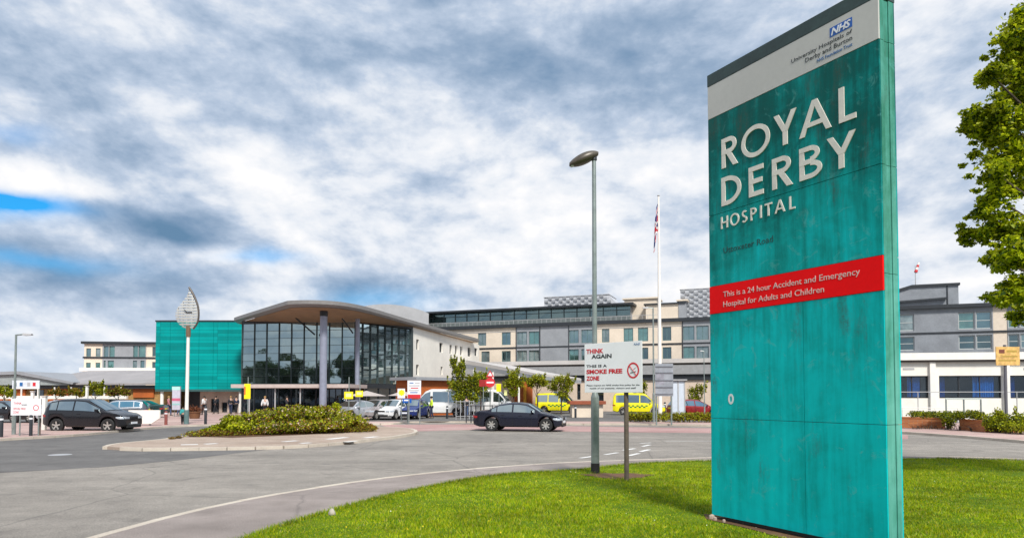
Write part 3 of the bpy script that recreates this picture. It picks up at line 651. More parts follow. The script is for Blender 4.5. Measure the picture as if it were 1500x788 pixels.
ntext('THIS IS A', .035, .515, .055, M['ink'], .37, bold=.02); ntext('SMOKE FREE', .035, .385, .088, M['signred'], .64, bold=.04); ntext('ZONE', .035, .25, .088, M['signred'], .235, bold=.04)
ntext('Please respect our NHS smoke free policy for the', .04, .135, .030, M['ink'], .92); ntext('health of our patients, visitors and staff', .10, .075, .030, M['ink'], .80)
ntext('NHS', .87, .915, .045, M['inkblue'], .1, shear=.25)
def ring(mb, c, X, N_, r0, r1, o0, o1, zs=1.0, n=32):
    rows = []
    for k in range(n):
        a = k * math.tau / n; e = X * math.cos(a) + Vector((0, 0, math.sin(a) * zs))
        rows.append([c + e * r1 + N_ * o0, c + e * r1 + N_ * o1, c + e * r0 + N_ * o1, c + e * r0 + N_ * o0])
    rows.append(rows[0]); mb.grid(rows, close=True)
cc = NP(.855, .43, OFF); mb = MB(); ring(mb, cc, nd, nn, .118, .15, .0205, .024, 1.12)
mb.beam(cc - nd * .085 + Vector((0, 0, .105)) + nn * .0225, cc + nd * .085 - Vector((0, 0, .105)) + nn * .0225, .003, .024, up=nn); mb.build('prohibition_ring', M['signred'], board, True)
mb = MB(); mb.beam(cc - nd * .07 - Vector((0, 0, .045)) + nn * .0225, cc + nd * .075 - Vector((0, 0, .02)) + nn * .0225, .003, .028, up=nn); mb.beam(cc + nd * .0 + Vector((0, 0, .01)) + nn * .022, cc + nd * .07 + Vector((0, 0, .06)) + nn * .022, .003, .012, up=nn); mb.build('cigarette_symbol', M['ink'], board, True)

# ------------------------------------------------------------------ flagpole with limp flag
fb = W(967, 606, 47); fb.z = 0; fh = W(963, 288, 47).z
fp = thing('flagpole', 'tall white flagpole beyond the roundabout, carrying the limp flag', 'flagpole', fb)
mb = MB(); mb.cyl((0, 0, 0), (0, 0, fh * .45), .15, .12, 16); mb.cyl((0, 0, fh * .45), (0, 0, fh), .12, .055, 16); mb.build('pole', M['white'], fp, smooth=True)
mb = MB(); mb.lathe([(0, fh + .14), (.07, fh + .1), (.09, fh + .05), (.06, fh)], n=14); mb.build('finial', M['lightgrey'], fp, smooth=True)
def flag_mat():
    m = bpy.data.materials.new('union_flag_cloth'); m.use_nodes = True; q = NG(m.node_tree); b = m.node_tree.nodes['Principled BSDF']
    uv = q.n('ShaderNodeTexCoord').outputs['UV']; s = q.n('ShaderNodeSeparateXYZ', None, i0=uv).outputs
    x = q.m('SUBTRACT', q.m('MULTIPLY', s[0], 2.0), 1.0); y = q.m('SUBTRACT', s[1], 0.5)      # flag 2 x 1
    ax, ay = q.m('ABSOLUTE', x), q.m('ABSOLUTE', y)
    dg = q.m('MINIMUM', q.m('ABSOLUTE', q.m('SUBTRACT', q.m('MULTIPLY', x, .447), q.m('MULTIPLY', y, .894))), q.m('ABSOLUTE', q.m('ADD', q.m('MULTIPLY', x, .447), q.m('MULTIPLY', y, .894))))
    lt_ = lambda v, k_: q.m('LESS_THAN', v, k_)
    c = q.mix(lt_(dg, .10), (.01, .025, .16, 1), (.7, .7, .72, 1)); c = q.mix(lt_(dg, .035), c, (.5, .015, .03, 1))
    cr = q.m('MINIMUM', ax, ay); c = q.mix(lt_(cr, .167), c, (.7, .7, .72, 1)); c = q.mix(lt_(cr, .10), c, (.5, .015, .03, 1))
    q.set(b.inputs['Base Color'], c); b.inputs['Roughness'].default_value = .8; return m
ft, fbm = W(961, 292, 47).z, W(961, 371, 47).z
rows = []; NU, NV = 26, 24
for j in range(NV + 1):
    v = j / NV; row = []
    for i in range(NU + 1):
        u = i / NU; hang = (fbm - ft) * (.58 * v + .42 * u ** .9) ; x = -.06 - .32 * (u ** .7) * (.45 + .55 * v) + .05 * math.sin(u * 14 + v * 2) ; y = .10 * math.sin(u * 17 + v * 1.5) * (.3 + u)
        row.append((x, y, ft + hang))
    rows.append(row)
mb = MB(); mb.grid(rows); me_src = mb.build('flag', flag_mat()); me = me_src.data; me_src.location = fb
uvl = me.uv_layers.new(name='uv')
for lp in me.loops:
    k = lp.vertex_index; uvl.data[lp.index].uv = ((k % (NU + 1)) / NU, 1 - (k // (NU + 1)) / NV)
me.polygons.foreach_set('use_smooth', [True] * len(me.polygons)); tag(me_src, 'limp red, white and blue flag hanging from the top of the flagpole', 'flag')
# ------------------------------------------------------------------ facades
class Face:
    """a vertical plane from a to b (left to right as seen from outside)"""
    def __init__(s, a, b):
        s.a = Vector((a[0], a[1], 0)); s.d = Vector((b[0] - a[0], b[1] - a[1], 0)); s.L = s.d.length; s.d.normalize(); s.n = Vector((s.d.y, -s.d.x, 0))
    def p(s, u, z, o=0.0): return s.a + s.d * u + s.n * o + Vector((0, 0, z))
    def at(s, px, py=578):
        r = ray(px, py); det = r[0] * (-s.d.y) + s.d.x * r[1]; t = (s.a.x * (-s.d.y) + s.d.x * s.a.y) / det
        u = (Vector((r[0] * t, r[1] * t, 0)) - s.a).dot(s.d); return u, EYE + r[2] * t
    def box(s, mb, u0, u1, z0, z1, o0, o1, mi=0):
        a = [s.p(u0, z0, o0), s.p(u1, z0, o0), s.p(u1, z0, o1), s.p(u0, z0, o1)]
        return mb.hull(a, [q + Vector((0, 0, z1 - z0)) for q in a], mi)
    def wall(s, mb, u0, u1, z0, z1, holes=(), depth=0.22, o=0.0, mi=0):
        us = sorted({u0, u1} | {min(max(h[k], u0), u1) for h in holes for k in (0, 1)}); zs = sorted({z0, z1} | {min(max(h[k], z0), z1) for h in holes for k in (2, 3)})
        for i in range(len(us) - 1):
            for j in range(len(zs) - 1):
                um, zm = (us[i] + us[i + 1]) / 2, (zs[j] + zs[j + 1]) / 2
                if us[i + 1] - us[i] < 1e-4 or zs[j + 1] - zs[j] < 1e-4: continue
                if any(h[0] < um < h[1] and h[2] < zm < h[3] for h in holes): continue
                mb.add([s.p(us[i], zs[j], o), s.p(us[i + 1], zs[j], o), s.p(us[i + 1], zs[j + 1], o), s.p(us[i], zs[j + 1], o)], [(0, 1, 2, 3)], mi)
        for h in holes:
            f, b = [s.p(h[0], h[2], o), s.p(h[1], h[2], o), s.p(h[1], h[3], o), s.p(h[0], h[3], o)], [s.p(h[0], h[2], o - depth), s.p(h[1], h[2], o - depth), s.p(h[1], h[3], o - depth), s.p(h[0], h[3], o - depth)]
            for k in range(4): mb.add([f[k], f[(k + 1) % 4], b[(k + 1) % 4], b[k]], [(0, 1, 2, 3)], mi)
        return mb
WVAR = [M['winglass'], glass('window_glass_blind', (.55, .70, .72), (.16, .19, .19), .22), glass('window_glass_dim', (.5, .66, .70), (.015, .03, .035), .22), glass('window_glass_green', (.55, .78, .74), (.05, .12, .11), .3)]
def window(F, parent, u0, u1, z0, z1, gl, fr, o=-0.16, mull=1, trans=0, fw=0.07, sill=False):
    if gl is M['winglass']: gl = random.choice(WVAR)
    mb = MB(); F.box(mb, u0 + .01, u1 - .01, z0 + .01, z1 - .01, o - .03, o)
    w = mb.build('window', gl, parent, True)
    mb = MB(); e = o + .045
    F.box(mb, u0, u0 + fw, z0, z1, o - .05, e); F.box(mb, u1 - fw, u1, z0, z1, o - .05, e); F.box(mb, u0 + fw, u1 - fw, z0, z0 + fw, o - .05, e); F.box(mb, u0 + fw, u1 - fw, z1 - fw, z1, o - .05, e)
    for k in range(mull): c = u0 + (u1 - u0) * (k + 1) / (mull + 1); F.box(mb, c - fw * .4, c + fw * .4, z0 + fw, z1 - fw, o - .04, e - .004)
    for k in range(trans): c = z0 + (z1 - z0) * (k + 1) / (trans + 1); F.box(mb, u0 + fw, u1 - fw, c - fw * .35, c + fw * .35, o - .04, e - .009)
    mb.build('frame', fr, w, True)
    return w
def mass(mb, pts, z0, z1): return mb.hull([(p[0], p[1], z0) for p in pts], [(p[0], p[1], z1) for p in pts])
def px_rects(F, items):
    out = []
    for (x0, x1, y0, y1) in items:
        c = (x0 + x1) / 2; ua = F.at(x0)[0]; ub = F.at(x1)[0]; zt = F.at(c, y0)[1]; zb = F.at(c, y1)[1]; out.append((ua, ub, zb, zt))
    return out
FRAME = mat('teal_grey_frame', (0.10, 0.17, 0.17), .4, var=.1)
PF = mat('pale_frame', (0.45, 0.47, 0.46), .45, var=.05)

# ---- teal clad block
tb0, tb1 = W(228, 500, 70), W(355, 500, 70)
zt = W(290, 470.5, 70).z; zb = W(290, 570, 70).z
blk = thing('clad_building', 'turquoise panel clad box building left of the glass hall, raised over a pale entrance wall', 'building', ((tb0.x + tb1.x) / 2, 74, 0))
def teal_panels():
    m = bpy.data.materials.new('turquoise_panels'); m.use_nodes = True; q = NG(m.node_tree); b = m.node_tree.nodes['Principled BSDF']
    uv = q.n('ShaderNodeTexCoord').outputs['Object']; s = q.n('ShaderNodeSeparateXYZ', None, i0=uv).outputs
    h = q.m('SUBTRACT', s[0], s[1]); v = q.n('ShaderNodeCombineXYZ', None, X=h, Y=s[2], Z=0.0).outputs[0]
    br = q.n('ShaderNodeTexBrick', {'offset': 0.0}, Vector=v, Color1=(0, 0, 0, 1), Color2=(1, 1, 1, 1), Scale=1.0)
    br.inputs['Brick Width'].default_value = 2.96; br.inputs['Row Height'].default_value = .34; br.inputs['Mortar Size'].default_value = .014; br.inputs['Mortar'].default_value = (.5, .5, .5, 1)
    f = q.m('ADD', q.m('MULTIPLY', br.outputs[0], .45), q.m('MULTIPLY', q.noise(v, .35, 4, .6), .6))
    c = q.ramp(f, [(.15, (0.0, .17, .165)), (.5, (0.0, .26, .25)), (.9, (.0, .38, .365))])
    c = q.mix(br.outputs[1], c, (0, .11, .12, 1)); q.set(b.inputs['Base Color'], c); b.inputs['Roughness'].default_value = .22; b.inputs['Specular IOR Level'].default_value = .15
    slat = q.n('ShaderNodeTexWave', {'bands_direction': 'Y'}, Vector=v, Scale=3.2)
    q.set(b.inputs['Normal'], q.n('ShaderNodeBump', None, Strength=.25, Distance=.03, Height=slat)); return m
TP = teal_panels(); FB = Face((tb0.x, 70), (tb1.x, 70))
mb = MB(); FB.box(mb, 0.1, FB.L - .1, zb + .05, zt - .08, -8, -.12); mb.build('core', M['dark'], blk, True)
ncol, nrow = 6, 14
for i in range(ncol):
    mb = MB(); FB.box(mb, FB.L * i / ncol + .012, FB.L * (i + 1) / ncol - .012, zb, zt - .05, -.1, 0); mb.build('front_panel', TP, blk, True)
FBL = Face((tb0.x, 78.2), (tb0.x, 70))
mb = MB(); FBL.box(mb, 0, FBL.L - .12, zb, zt - .05, -.09, 0.0); mb.build('end_panel', TP, blk, True)
mb = MB(); FB.box(mb, -.06, FB.L + .06, zt - .05, zt + .10, -8.2, .05); mb.build('roof', M['dark'], blk, True)
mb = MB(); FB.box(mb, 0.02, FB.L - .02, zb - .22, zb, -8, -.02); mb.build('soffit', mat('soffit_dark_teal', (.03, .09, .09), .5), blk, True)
F2 = Face((tb0.x + .5, 72.6), (tb1.x + 1.0, 71.2)); z2 = zb - .22
h = px_rects(F2, [(309, 321, 584, 604), (325, 333, 589, 604), (338, 345, 588, 604)])
h = [(a, b, 0.02, d) for a, b, c, d in h]
ua = F2.at(293)[0]
mb = MB(); F2.wall(mb, ua, F2.L, 0, z2, h, .3); mb.build('wall', mat('pinkish_render', (.52, .40, .33), .8, var=.15, scale=.8), blk, True)
for q_ in h: window(F2, blk, *q_, M['darkglass'], M['dark'], -.2, 0)
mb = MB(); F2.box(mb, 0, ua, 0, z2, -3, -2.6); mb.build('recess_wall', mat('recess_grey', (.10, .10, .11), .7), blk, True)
for px in (237, 352):
    c = W(px, 600, 70.4); mb = MB(); mb.cyl((c.x, c.y, 0), (c.x, c.y, z2 + .02), .17, .17, 14); mb.build('column', M['white'], blk, True, smooth=True)

# ---- glass entrance hall
hall = thing('entrance_hall', 'glass fronted entrance hall under a swept timber lined roof with a white side wing', 'building', (-14, 72, 0))
A, B_, C_, D_ = W(355, 500, 65).xy, W(520, 500, 63).xy, W(604, 500, 70).xy, W(702, 500, 95).xy
ztop = W(440, 471, 62.8).z
Fl, Fr, Fw = Face(A, B_), Face(B_, C_), Face(C_, D_)
def curtain(F, u0, u1, z0, z1, nc, nr, parent, gm, mm, mw=.038, jit=.004):
    """glazing bays: one pane column each; mullions and transoms as their own grids"""
    for i in range(nc):
        mb = MB(); a, b = u0 + (u1 - u0) * i / nc, u0 + (u1 - u0) * (i + 1) / nc
        for j in range(nr):
            c, d = z0 + (z1 - z0) * j / nr, z0 + (z1 - z0) * (j + 1) / nr; k = [random.uniform(-jit, jit) for _ in range(3)]
            mb.add([F.p(a, c, k[0] - .03), F.p(b, c, k[1] - .03), F.p(b, d, k[2] - .03), F.p(a, d, k[0] + k[2] - k[1] - .03)], [(0, 1, 2, 3)])
        mb.build('glazing_bay', gm, parent, True)
    for i in range(nc + 1):
        a = u0 + (u1 - u0) * i / nc; mb = MB(); F.box(mb, a - mw / 2, a + mw / 2, z0, z1, -.06, .10); mb.build('mullion', mm, parent, True)
    for j in range(nr + 1):
        c = z0 + (z1 - z0) * j / nr; mb = MB(); F.box(mb, u0 + mw / 2, u1 - mw / 2, c - mw * .32, c + mw * .32, -.06, .06); mb.build('transom', mm, parent, True)
MUL = mat('mullion_grey_green', (.055, .075, .08), .4, metal=.2, var=.05)
zc = W(440, 561, 62.8).z       # top of the ground storey
curtain(Fl, 0, Fl.L, zc, ztop, 9, 8, hall, M['hallglass'], MUL)
uC = Fr.L; curtain(Fr, 0, uC, zc, ztop - .1, 8, 7, hall, M['hallglass'], MUL, .045)
# dark band and ground storey
for F, nb_ in ((Fl, 9), (Fr, 5)):
    mb = MB(); F.box(mb, 0, F.L, zc - .45, zc - .02, -.2, .04); mb.build('spandrel', M['dark'], hall, True)
    for i in range(nb_):
        mb = MB(); F.box(mb, F.L * i / nb_ + .05, F.L * (i + 1) / nb_ - .05, .05, zc - .45, -.12, -.08); mb.build('ground_pane', M['darkglass'], hall, True)
        mb = MB(); F.box(mb, F.L * i / nb_ - .04, F.L * i / nb_ + .04, 0, zc - .46, -.14, .0); mb.build('post', M['dark'], hall, True)
    mb = MB(); F.box(mb, 0, F.L, ztop, ztop + .28, -.3, .10); mb.build('head_rail', M['dark'], hall, True)
# hall body behind the glass (floors and back wall seen through nothing, kept dark)
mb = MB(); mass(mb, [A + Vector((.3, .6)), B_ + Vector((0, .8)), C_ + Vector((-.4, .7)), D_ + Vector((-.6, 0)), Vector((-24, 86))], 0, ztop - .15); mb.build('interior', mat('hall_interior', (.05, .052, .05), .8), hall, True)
# white side wing
hs = px_rects(Fw, [(609.5, 613.5, 497, 512), (643.5, 648.5, 502, 516), (658.5, 662, 505, 518), (666.5, 670, 506, 519), (674, 677.5, 507, 520), (685, 690, 509, 522), (695, 699.5, 510, 521), (609.5, 613.5, 534, 549), (645.5, 648.5, 537, 549)])
zwt = 8.8
mb = MB(); Fw.wall(mb, 0, Fw.L, 0, zwt, hs, .35); wl = mb.build('wall', M['whitewall'], hall, True)
for q_ in hs: window(Fw, hall, *q_, M['darkglass'], M['dark'], -.25, 0, fw=.05)
# pale reveal strip between glass and wing
mb = MB(); Fw.box(mb, -.35, -.02, 0, ztop, -.2, .06); mb.build('corner_trim', MUL, hall, True)
# roof: a swept slab, its edge thick enough to read
edge_px = [(343, 466), (345, 464.5), (365, 458), (400, 447), (418, 441.5), (424, 440.3), (450, 439.5), (482, 440.5), (512, 444), (545, 451.5), (600, 468), (650, 482), (702, 496.5)]
zroof = 9.35
def edge_pt(px, py, z):
    r = ray(px, py); t = (z - EYE) / r[2]; return Vector((r[0] * t, r[1] * t, z))
ed = [edge_pt(x, y, zroof) for x, y in edge_px]
ed = smooth_line(ed, 4); cen = Vector((-16, 84, 0))
inner, mid_ = [], []
for p in ed: q_ = p.lerp(Vector((cen.x, cen.y, p.z)), .22); inner.append(q_)
rows_t = [[(p.x, p.y, zroof) for p in ed], [(p.lerp(cen, .10).x, p.lerp(cen, .10).y, zroof + .22) for p in ed], [(p.lerp(cen, .30).x, p.lerp(cen, .30).y, zroof + .45) for p in ed], [(p.lerp(cen, .6).x, p.lerp(cen, .6).y, zroof + .62) for p in ed], [(cen.x, cen.y, zroof + .7) for p in ed]]
mb = MB(); mb.grid(rows_t); mb.build('roof', M['lightgrey'], hall, True, smooth=True)
fas = MB(); fas.grid([[(p.x, p.y, zroof + .0) for p in ed], [(p.x, p.y, zroof - .30) for p in ed], [(p.lerp(cen, .02).x, p.lerp(cen, .02).y, zroof - .48) for p in ed]]); fas.build('fascia', mat('roof_edge_grey', (.20, .19, .185), .5, var=.1), hall, True, smooth=True)
sof = MB(); rows_s = [[(p.lerp(cen, t).x, p.lerp(cen, t).y, zroof - .485 - .35 * min(1, t * 3)) for p in ed] for t in (.02, .10, .22, .36)]; sof.grid(rows_s); sof.build('soffit', M['tan'], hall, True, smooth=True)
# soffit ribs
# columns, braces, canopy
c0 = W(473, 600, 56.5); mb = MB(); mb.cyl((c0.x, c0.y, 0), (c0.x, c0.y, zroof - 1.0), .30, .30, 22); mb.build('column', M['galvblue'], hall, True, smooth=True)
mb = MB(); mb.cyl((c0.x, c0.y, zroof - 1.0), (c0.x, c0.y, zroof - .5), .33, .33, 22); mb.build('column_cap', M['dark'], hall, True, smooth=True)
c1 = W(523, 600, 61.3); mb = MB(); mb.cyl((c1.x, c1.y, 0), (c1.x, c1.y, zroof - .6), .2, .2, 16); mb.build('column', M['galvblue'], hall, True, smooth=True)
for (p, q_) in [((428, 461), (461, 490)), ((498, 462), (517, 488))]:
    a, b = W(*p, 60.5), W(*q_, 63.2 if p[0] < 450 else 61.4); mb = MB(); mb.cyl(a, b, .07, .07, 8); mb.build('brace', M['dark'], hall, True, smooth=True)
k0, k1 = W(338, 566, 58), W(511, 566, 57); Fc = Face(k0.xy, k1.xy)
zc1 = Fc.at(425, 562.5)[1]; zc0 = Fc.at(425, 568)[1]
mb = MB(); Fc.box(mb, 0, Fc.L, zc0, zc1, -5, 0); mb.build('canopy', mat('canopy_pale', (.48, .40, .37), .5, var=.08), hall, True, bevel=.03)
for px in (362, 400, 437, 505):
    u = Fc.at(px)[0]; p = Fc.p(u, 0, -.4); mb = MB(); mb.cyl(p, p + Vector((0, 0, zc0)), .06, .06, 8); mb.build('canopy_post', M['lightgrey'], hall, True, smooth=True)
# low terracotta annex beside the hall
ann = thing('terracotta_annex', 'low terracotta faced annex with a flat grey roof below the white wing', 'building', (-6, 62, 0))
Fa = Face(W(612, 570, 60).xy, W(676, 570, 64).xy); za = Fa.at(640, 554)[1]
mb = MB(); Fa.box(mb, 0, Fa.L, 0, za - .2, -3, 0); mb.build('wall', M['terra'], ann, True)
mb = MB(); Fa.box(mb, -.6, Fa.L + .3, za - .2, za + .08, -3.2, .5); mb.build('roof', M['grey'], ann, True, bevel=.02)
uu = Fa.at(640)[0]; mb = MB(); Fa.box(mb, uu, uu + 3.2, za * .55, za * .60, -.02, .04); mb.build('band', M['brown'], ann, True)
# grey roof hump seen behind the hall roof
hmp = thing('roof_drum', 'shallow grey metal roof rising behind the swept hall roof', 'building', (-16, 104, 0))
pl, pr = W(498, 458, 100), W(628, 462, 100); zz0 = 7; rows = []
for t in [k / 16 for k in range(17)]:
    x = pl.x + (pr.x - pl.x) * t; z = W(560, 459, 100).z + 1.35 * math.sin(math.pi * t) ** .8; rows.append([(x, 100, z), (x, 114, z)])
mb = MB(); mb.grid(rows); mb.grid([[r[0] for r in rows], [(r[0][0], 100.0, zz0) for r in rows]]); mb.grid([[r[1] for r in rows], [(r[1][0], 114.0, zz0) for r in rows]]); mb.build('roof', M['lightgrey'], hmp, True, smooth=False)
mb = MB(); mb.box(pl.x + .3, pr.x - .3, 100.3, 113.6, 0, zz0 + 2); mb.build('wall', M['grey'], hmp, True)

# ---- main ward block (middle)
FM = Face((-19.5, 97 + .37 * 19.5), (26.0, 97 - .37 * 26))
ZP = 11.85; ZB = 5.9
wb = thing('ward_building', 'long cream and grey ward block with a glazed top storey behind the car park', 'building', FM.p(FM.L / 2, 0, -6))
row1 = [(700, 712, 485, 503), (735, 748, 487, 505), (757.5, 772, 485, 504), (775, 790, 485, 504), (834, 848, 483, 502), (852, 869, 482, 501), (882, 893, 483, 497), (914, 928, 482, 497), (935, 950, 480, 497), (971, 984, 479, 496), (1001.5, 1018, 473, 496), (1021, 1039, 473, 496)]
row2 = [(705, 718, 515, 528), (735, 748, 515, 527), (757.5, 772, 512, 526), (775, 790, 513, 525), (834, 848, 508, 525), (852, 869, 508, 525), (882, 893, 509, 522), (914, 928, 508, 523), (935, 950, 508, 523), (971, 984, 508, 522), (1001.5, 1018, 505, 523), (1021, 1039, 505, 523)]
cuts = [579, 717, 756, 791, 833, 871, 1000, 1060]; kinds = ['cream', 'cream', 'grey', 'grey', 'grey', 'cream', 'grey']
rr = px_rects(FM, row1 + row2)
H1t, H1b, H2t, H2b = 10.75, 8.95, 8.1, 6.55
rr = [(a, b, H1b, H1t) if i < len(row1) else (a, b, H2b, H2t) for i, (a, b, c, d) in enumerate(rr)]
for i, kd in enumerate(kinds):
    a, b = FM.at(cuts[i])[0], FM.at(cuts[i + 1])[0]
    if cuts[i] == 579: a = 0
    hh = [h_ for h_ in rr if a <= (h_[0] + h_[1]) / 2 < b]
    mb = MB(); FM.wall(mb, a, b, 0, ZP - .45, hh, .25, o=0.0 if kd == 'cream' else .05)
    mb.build('wall' if kd == 'cream' else 'cladding', M['cream'] if kd == 'cream' else M['grey'], wb, True)
for h_ in rr: window(FM, wb, *h_, M['winglass'], FRAME, -.14, 1, 0 if h_[2] > 8 else 0, fw=.09)
for z0, z1, m_, o_ in [(ZP - .45, ZP, M['dark'], .35), (8.42, 8.62, M['dark'], .09), (H1t + .05, H1t + .12, M['grey'], .03)]:
    mb = MB(); FM.box(mb, 0, FM.L, z0, z1, -.3, o_); mb.build('string_course' if z1 != ZP else 'eaves', m_, wb, True)
mb = MB(); FM.box(mb, 0, FM.L, 0, ZP - .1, -14, -.6); mb.build('core', M['grey'], wb, True)
for h_ in px_rects(FM, [(790.5, 791.8, 478, 531), (833, 834, 478, 531), (756, 757, 478, 531), (1000, 1001.2, 468, 531)]):
    mb = MB(); FM.box(mb, h_[0], h_[1], 6, ZP - .45, .052, .11); mb.build('downpipe', M['dark'], wb, True)
# glazed penthouse
ue = FM.at(921)[0]; ZT = 14.25
n_ = 20
for i in range(n_):
    mb = MB(); a, b = ue * i / n_, ue * (i + 1) / n_; k = random.uniform(-.02, .02); mb.add([FM.p(a, ZP + .8, -1.5 + k), FM.p(b, ZP + .8, -1.5 - k), FM.p(b, ZT - .25, -1.5), FM.p(a, ZT - .25, -1.5)], [(0, 1, 2, 3)]); mb.build('penthouse_pane', M['topglass'], wb, True)
    mb = MB(); FM.box(mb, a - .05, a + .05, ZP + .5, ZT - .25, -1.55, -1.38); mb.build('penthouse_mullion', MUL, wb, True)
mb = MB(); FM.box(mb, 0, ue, ZP, ZP + .8, -1.6, -1.2); mb.build('upstand', mat('upstand_grey', (.13, .15, .15), .5, var=.2), wb, True)
mb = MB(); FM.box(mb, 0, ue, ZP + 1.55, ZP + 1.62, -1.5, -1.36); mb.build('penthouse_transom', MUL, wb, True)
mb = MB(); FM.box(mb, -1, ue + .6, ZT - .25, ZT, -12, -.2); mb.build('penthouse_roof', M['dark'], wb, True)
mb = MB(); FM.box(mb, 0, ue, ZP, ZT - .3, -12, -1.7); mb.build('penthouse_core', M['grey'], wb, True)
# railing on the penthouse terrace
mb = MB(); FM.box(mb, 0, ue + 4, ZP + .52, ZP + .57, .1, .15)
for i in range(60): u = (ue + 4) * i / 59; FM.box(mb, u - .02, u + .02, ZP, ZP + .52, .11, .14)
mb.build('handrail', M['lightgrey'], wb, True)
# rooftop blocks to the right of the penthouse
for (x0, x1, yt, m_, o_, nm) in [(909, 958, 432, 'cream', -3, 'stair_block'), (944, 1001, 442, 'cream', -1.6, 'roof_block'), (993, 1004, 437, 'grey', -1.5, 'flue_block')]:
    a, b = FM.at(x0)[0], FM.at(x1)[0]; z = FM.at((x0 + x1) / 2, yt)[1]; mb = MB(); FM.box(mb, a, b, ZP, z - .15, o_ - 4, o_); bk = mb.build(nm, M[m_], wb, True)
    mb = MB(); FM.box(mb, a - .25, b + .25, z - .15, z + .04, o_ - 4.2, o_ + .25); mb.build('coping', M['dark'] if nm == 'roof_block' else M['cream'], bk, True)
# louvred plant screens (diamond lattice)
def screen(x0, x1, yt, slope, label):
    a, b = FM.at(x0)[0], FM.at(x1)[0]; zt_ = FM.at((x0 + x1) / 2, yt)[1]; z0 = ZT if x0 < 900 else ZP
    t = thing('plant_screen', label, 'roof screen', FM.p((a + b) / 2, z0, -3))
    mb = MB(); top = b - slope
    f = [FM.p(a, z0, -3), FM.p(b, z0, -3), FM.p(top, zt_, -3), FM.p(a, zt_, -3)]; mb.hull(f, [p - FM.n * 5 for p in f]); mb.build('housing', mat('screen_backing', (.46, .47, .50), .5, var=.1), t, True)
    nx = max(4, int((b - a) / 1.0)); nz = max(3, int((zt_ - z0) / .36)); mb = MB()
    for i in range(nx):
        for j in range(nz):
            u0 = a + (b - a) * (i + (.5 if j % 2 else 0)) / nx; u1 = u0 + (b - a) / nx * .55; c = z0 + (zt_ - z0) * j / nz; d = z0 + (zt_ - z0) * (j + 1) / nz
            if u1 > b - slope * (d - z0) / (zt_ - z0): continue
            mb.hull([FM.p(u0, c + .06, -2.95), FM.p(u1, c + .06, -2.75), FM.p(u1, d - .04, -2.75), FM.p(u0, d - .04, -2.95)], [FM.p(u0, c + .06, -3.0), FM.p(u1, c + .06, -3.0), FM.p(u1, d - .04, -3.0), FM.p(u0, d - .04, -3.0)])
    mb.build('louvre', mat('louvre_dark', (.33, .34, .36), .5), t, True)
    mb = MB(); FM.box(mb, a - .1, b + .1 - slope, zt_, zt_ + .08, -8.1, -2.9); mb.build('coping', M['lightgrey'], t, True)
screen(788, 900, 429, 1.4, 'wide louvred metal plant screen on the roof left of the tall street lamp')
screen(994, 1062, 418, 0, 'taller louvred plant screen on the roof just left of the big teal sign')

# ---- ward block to the right of the sign
FR = Face((FM.p(FM.L, 0).x, FM.p(FM.L, 0).y), (70, 97 - .37 * 70))
wr = thing('ward_building', 'grey and cream ward block right of the big teal sign, with a stepped roof tower', 'building', FR.p(FR.L / 2, 0, -6))
HX = [(1085, 1100), (1104, 1119), (1150, 1163), (1180, 1200), (1204, 1224), (1262, 1280)]
r1 = [(1318, 1341, 459, 486), (1406, 1430, 457, 484), (1432, 1455, 457, 484), (1479, 1495, 456, 484), (1497, 1515, 456, 484)]
r2 = [(1318, 1341, 495, 516), (1406, 1430, 492, 512), (1432, 1455, 492, 512), (1479, 1495, 496, 512), (1497, 1515, 496, 512)]
Z1, Z2, Z3 = FR.at(1400, 451)[1], FR.at(1400, 487)[1], FR.at(1400, 531)[1]
r1 += [(x0, x1, 459, 486) for x0, x1 in HX]; r2 += [(x0, x1, 495, 516) for x0, x1 in HX]
rs = px_rects(FR, r1 + r2); rs = [(a, b, Z2 + .35, Z1 - .55) if i < len(r1) else (a, b, Z3 + 1.5, Z2 - .35) for i, (a, b, c, d) in enumerate(rs)]
cuts = [1180, 1457, 1478, 1540, 1575]; kinds = ['grey', 'cream', 'grey', 'cream']
for i, kd in enumerate(kinds):
    a, b = FR.at(cuts[i])[0], FR.at(cuts[i + 1])[0]; a = 0 if i == 0 else a; b = FR.L if i == 3 else b
    hh = [h_ for h_ in rs if a <= (h_[0] + h_[1]) / 2 < b]; mb = MB(); FR.wall(mb, a, b, 0, Z1, hh, .25, o=0.0 if kd == 'cream' else .05)
    mb.build('wall' if kd == 'cream' else 'cladding', mat('warm_white_render', (.66, .56, .46), .8, var=.06) if kd == 'cream' else mat('mid_grey_cladding', (.22, .235, .26), .5, var=.15, scale=.6), wr, True)
for h_ in rs: window(FR, wr, *h_, M['winglass'], PF, -.14, 0, 1, fw=.10)
mb = MB(); FR.box(mb, 0, FR.L, Z1, Z1 + .4, -.4, .5); mb.build('eaves', M['dark'], wr, True)
mb = MB(); FR.box(mb, 0, FR.L, Z2 - .1, Z2 + .1, -.1, .12); mb.build('string_course', M['dark'], wr, True)
mb = MB(); FR.box(mb, 0, FR.L, 0, Z1 + .1, -13, -.6); mb.build('core', M['grey'], wr, True)
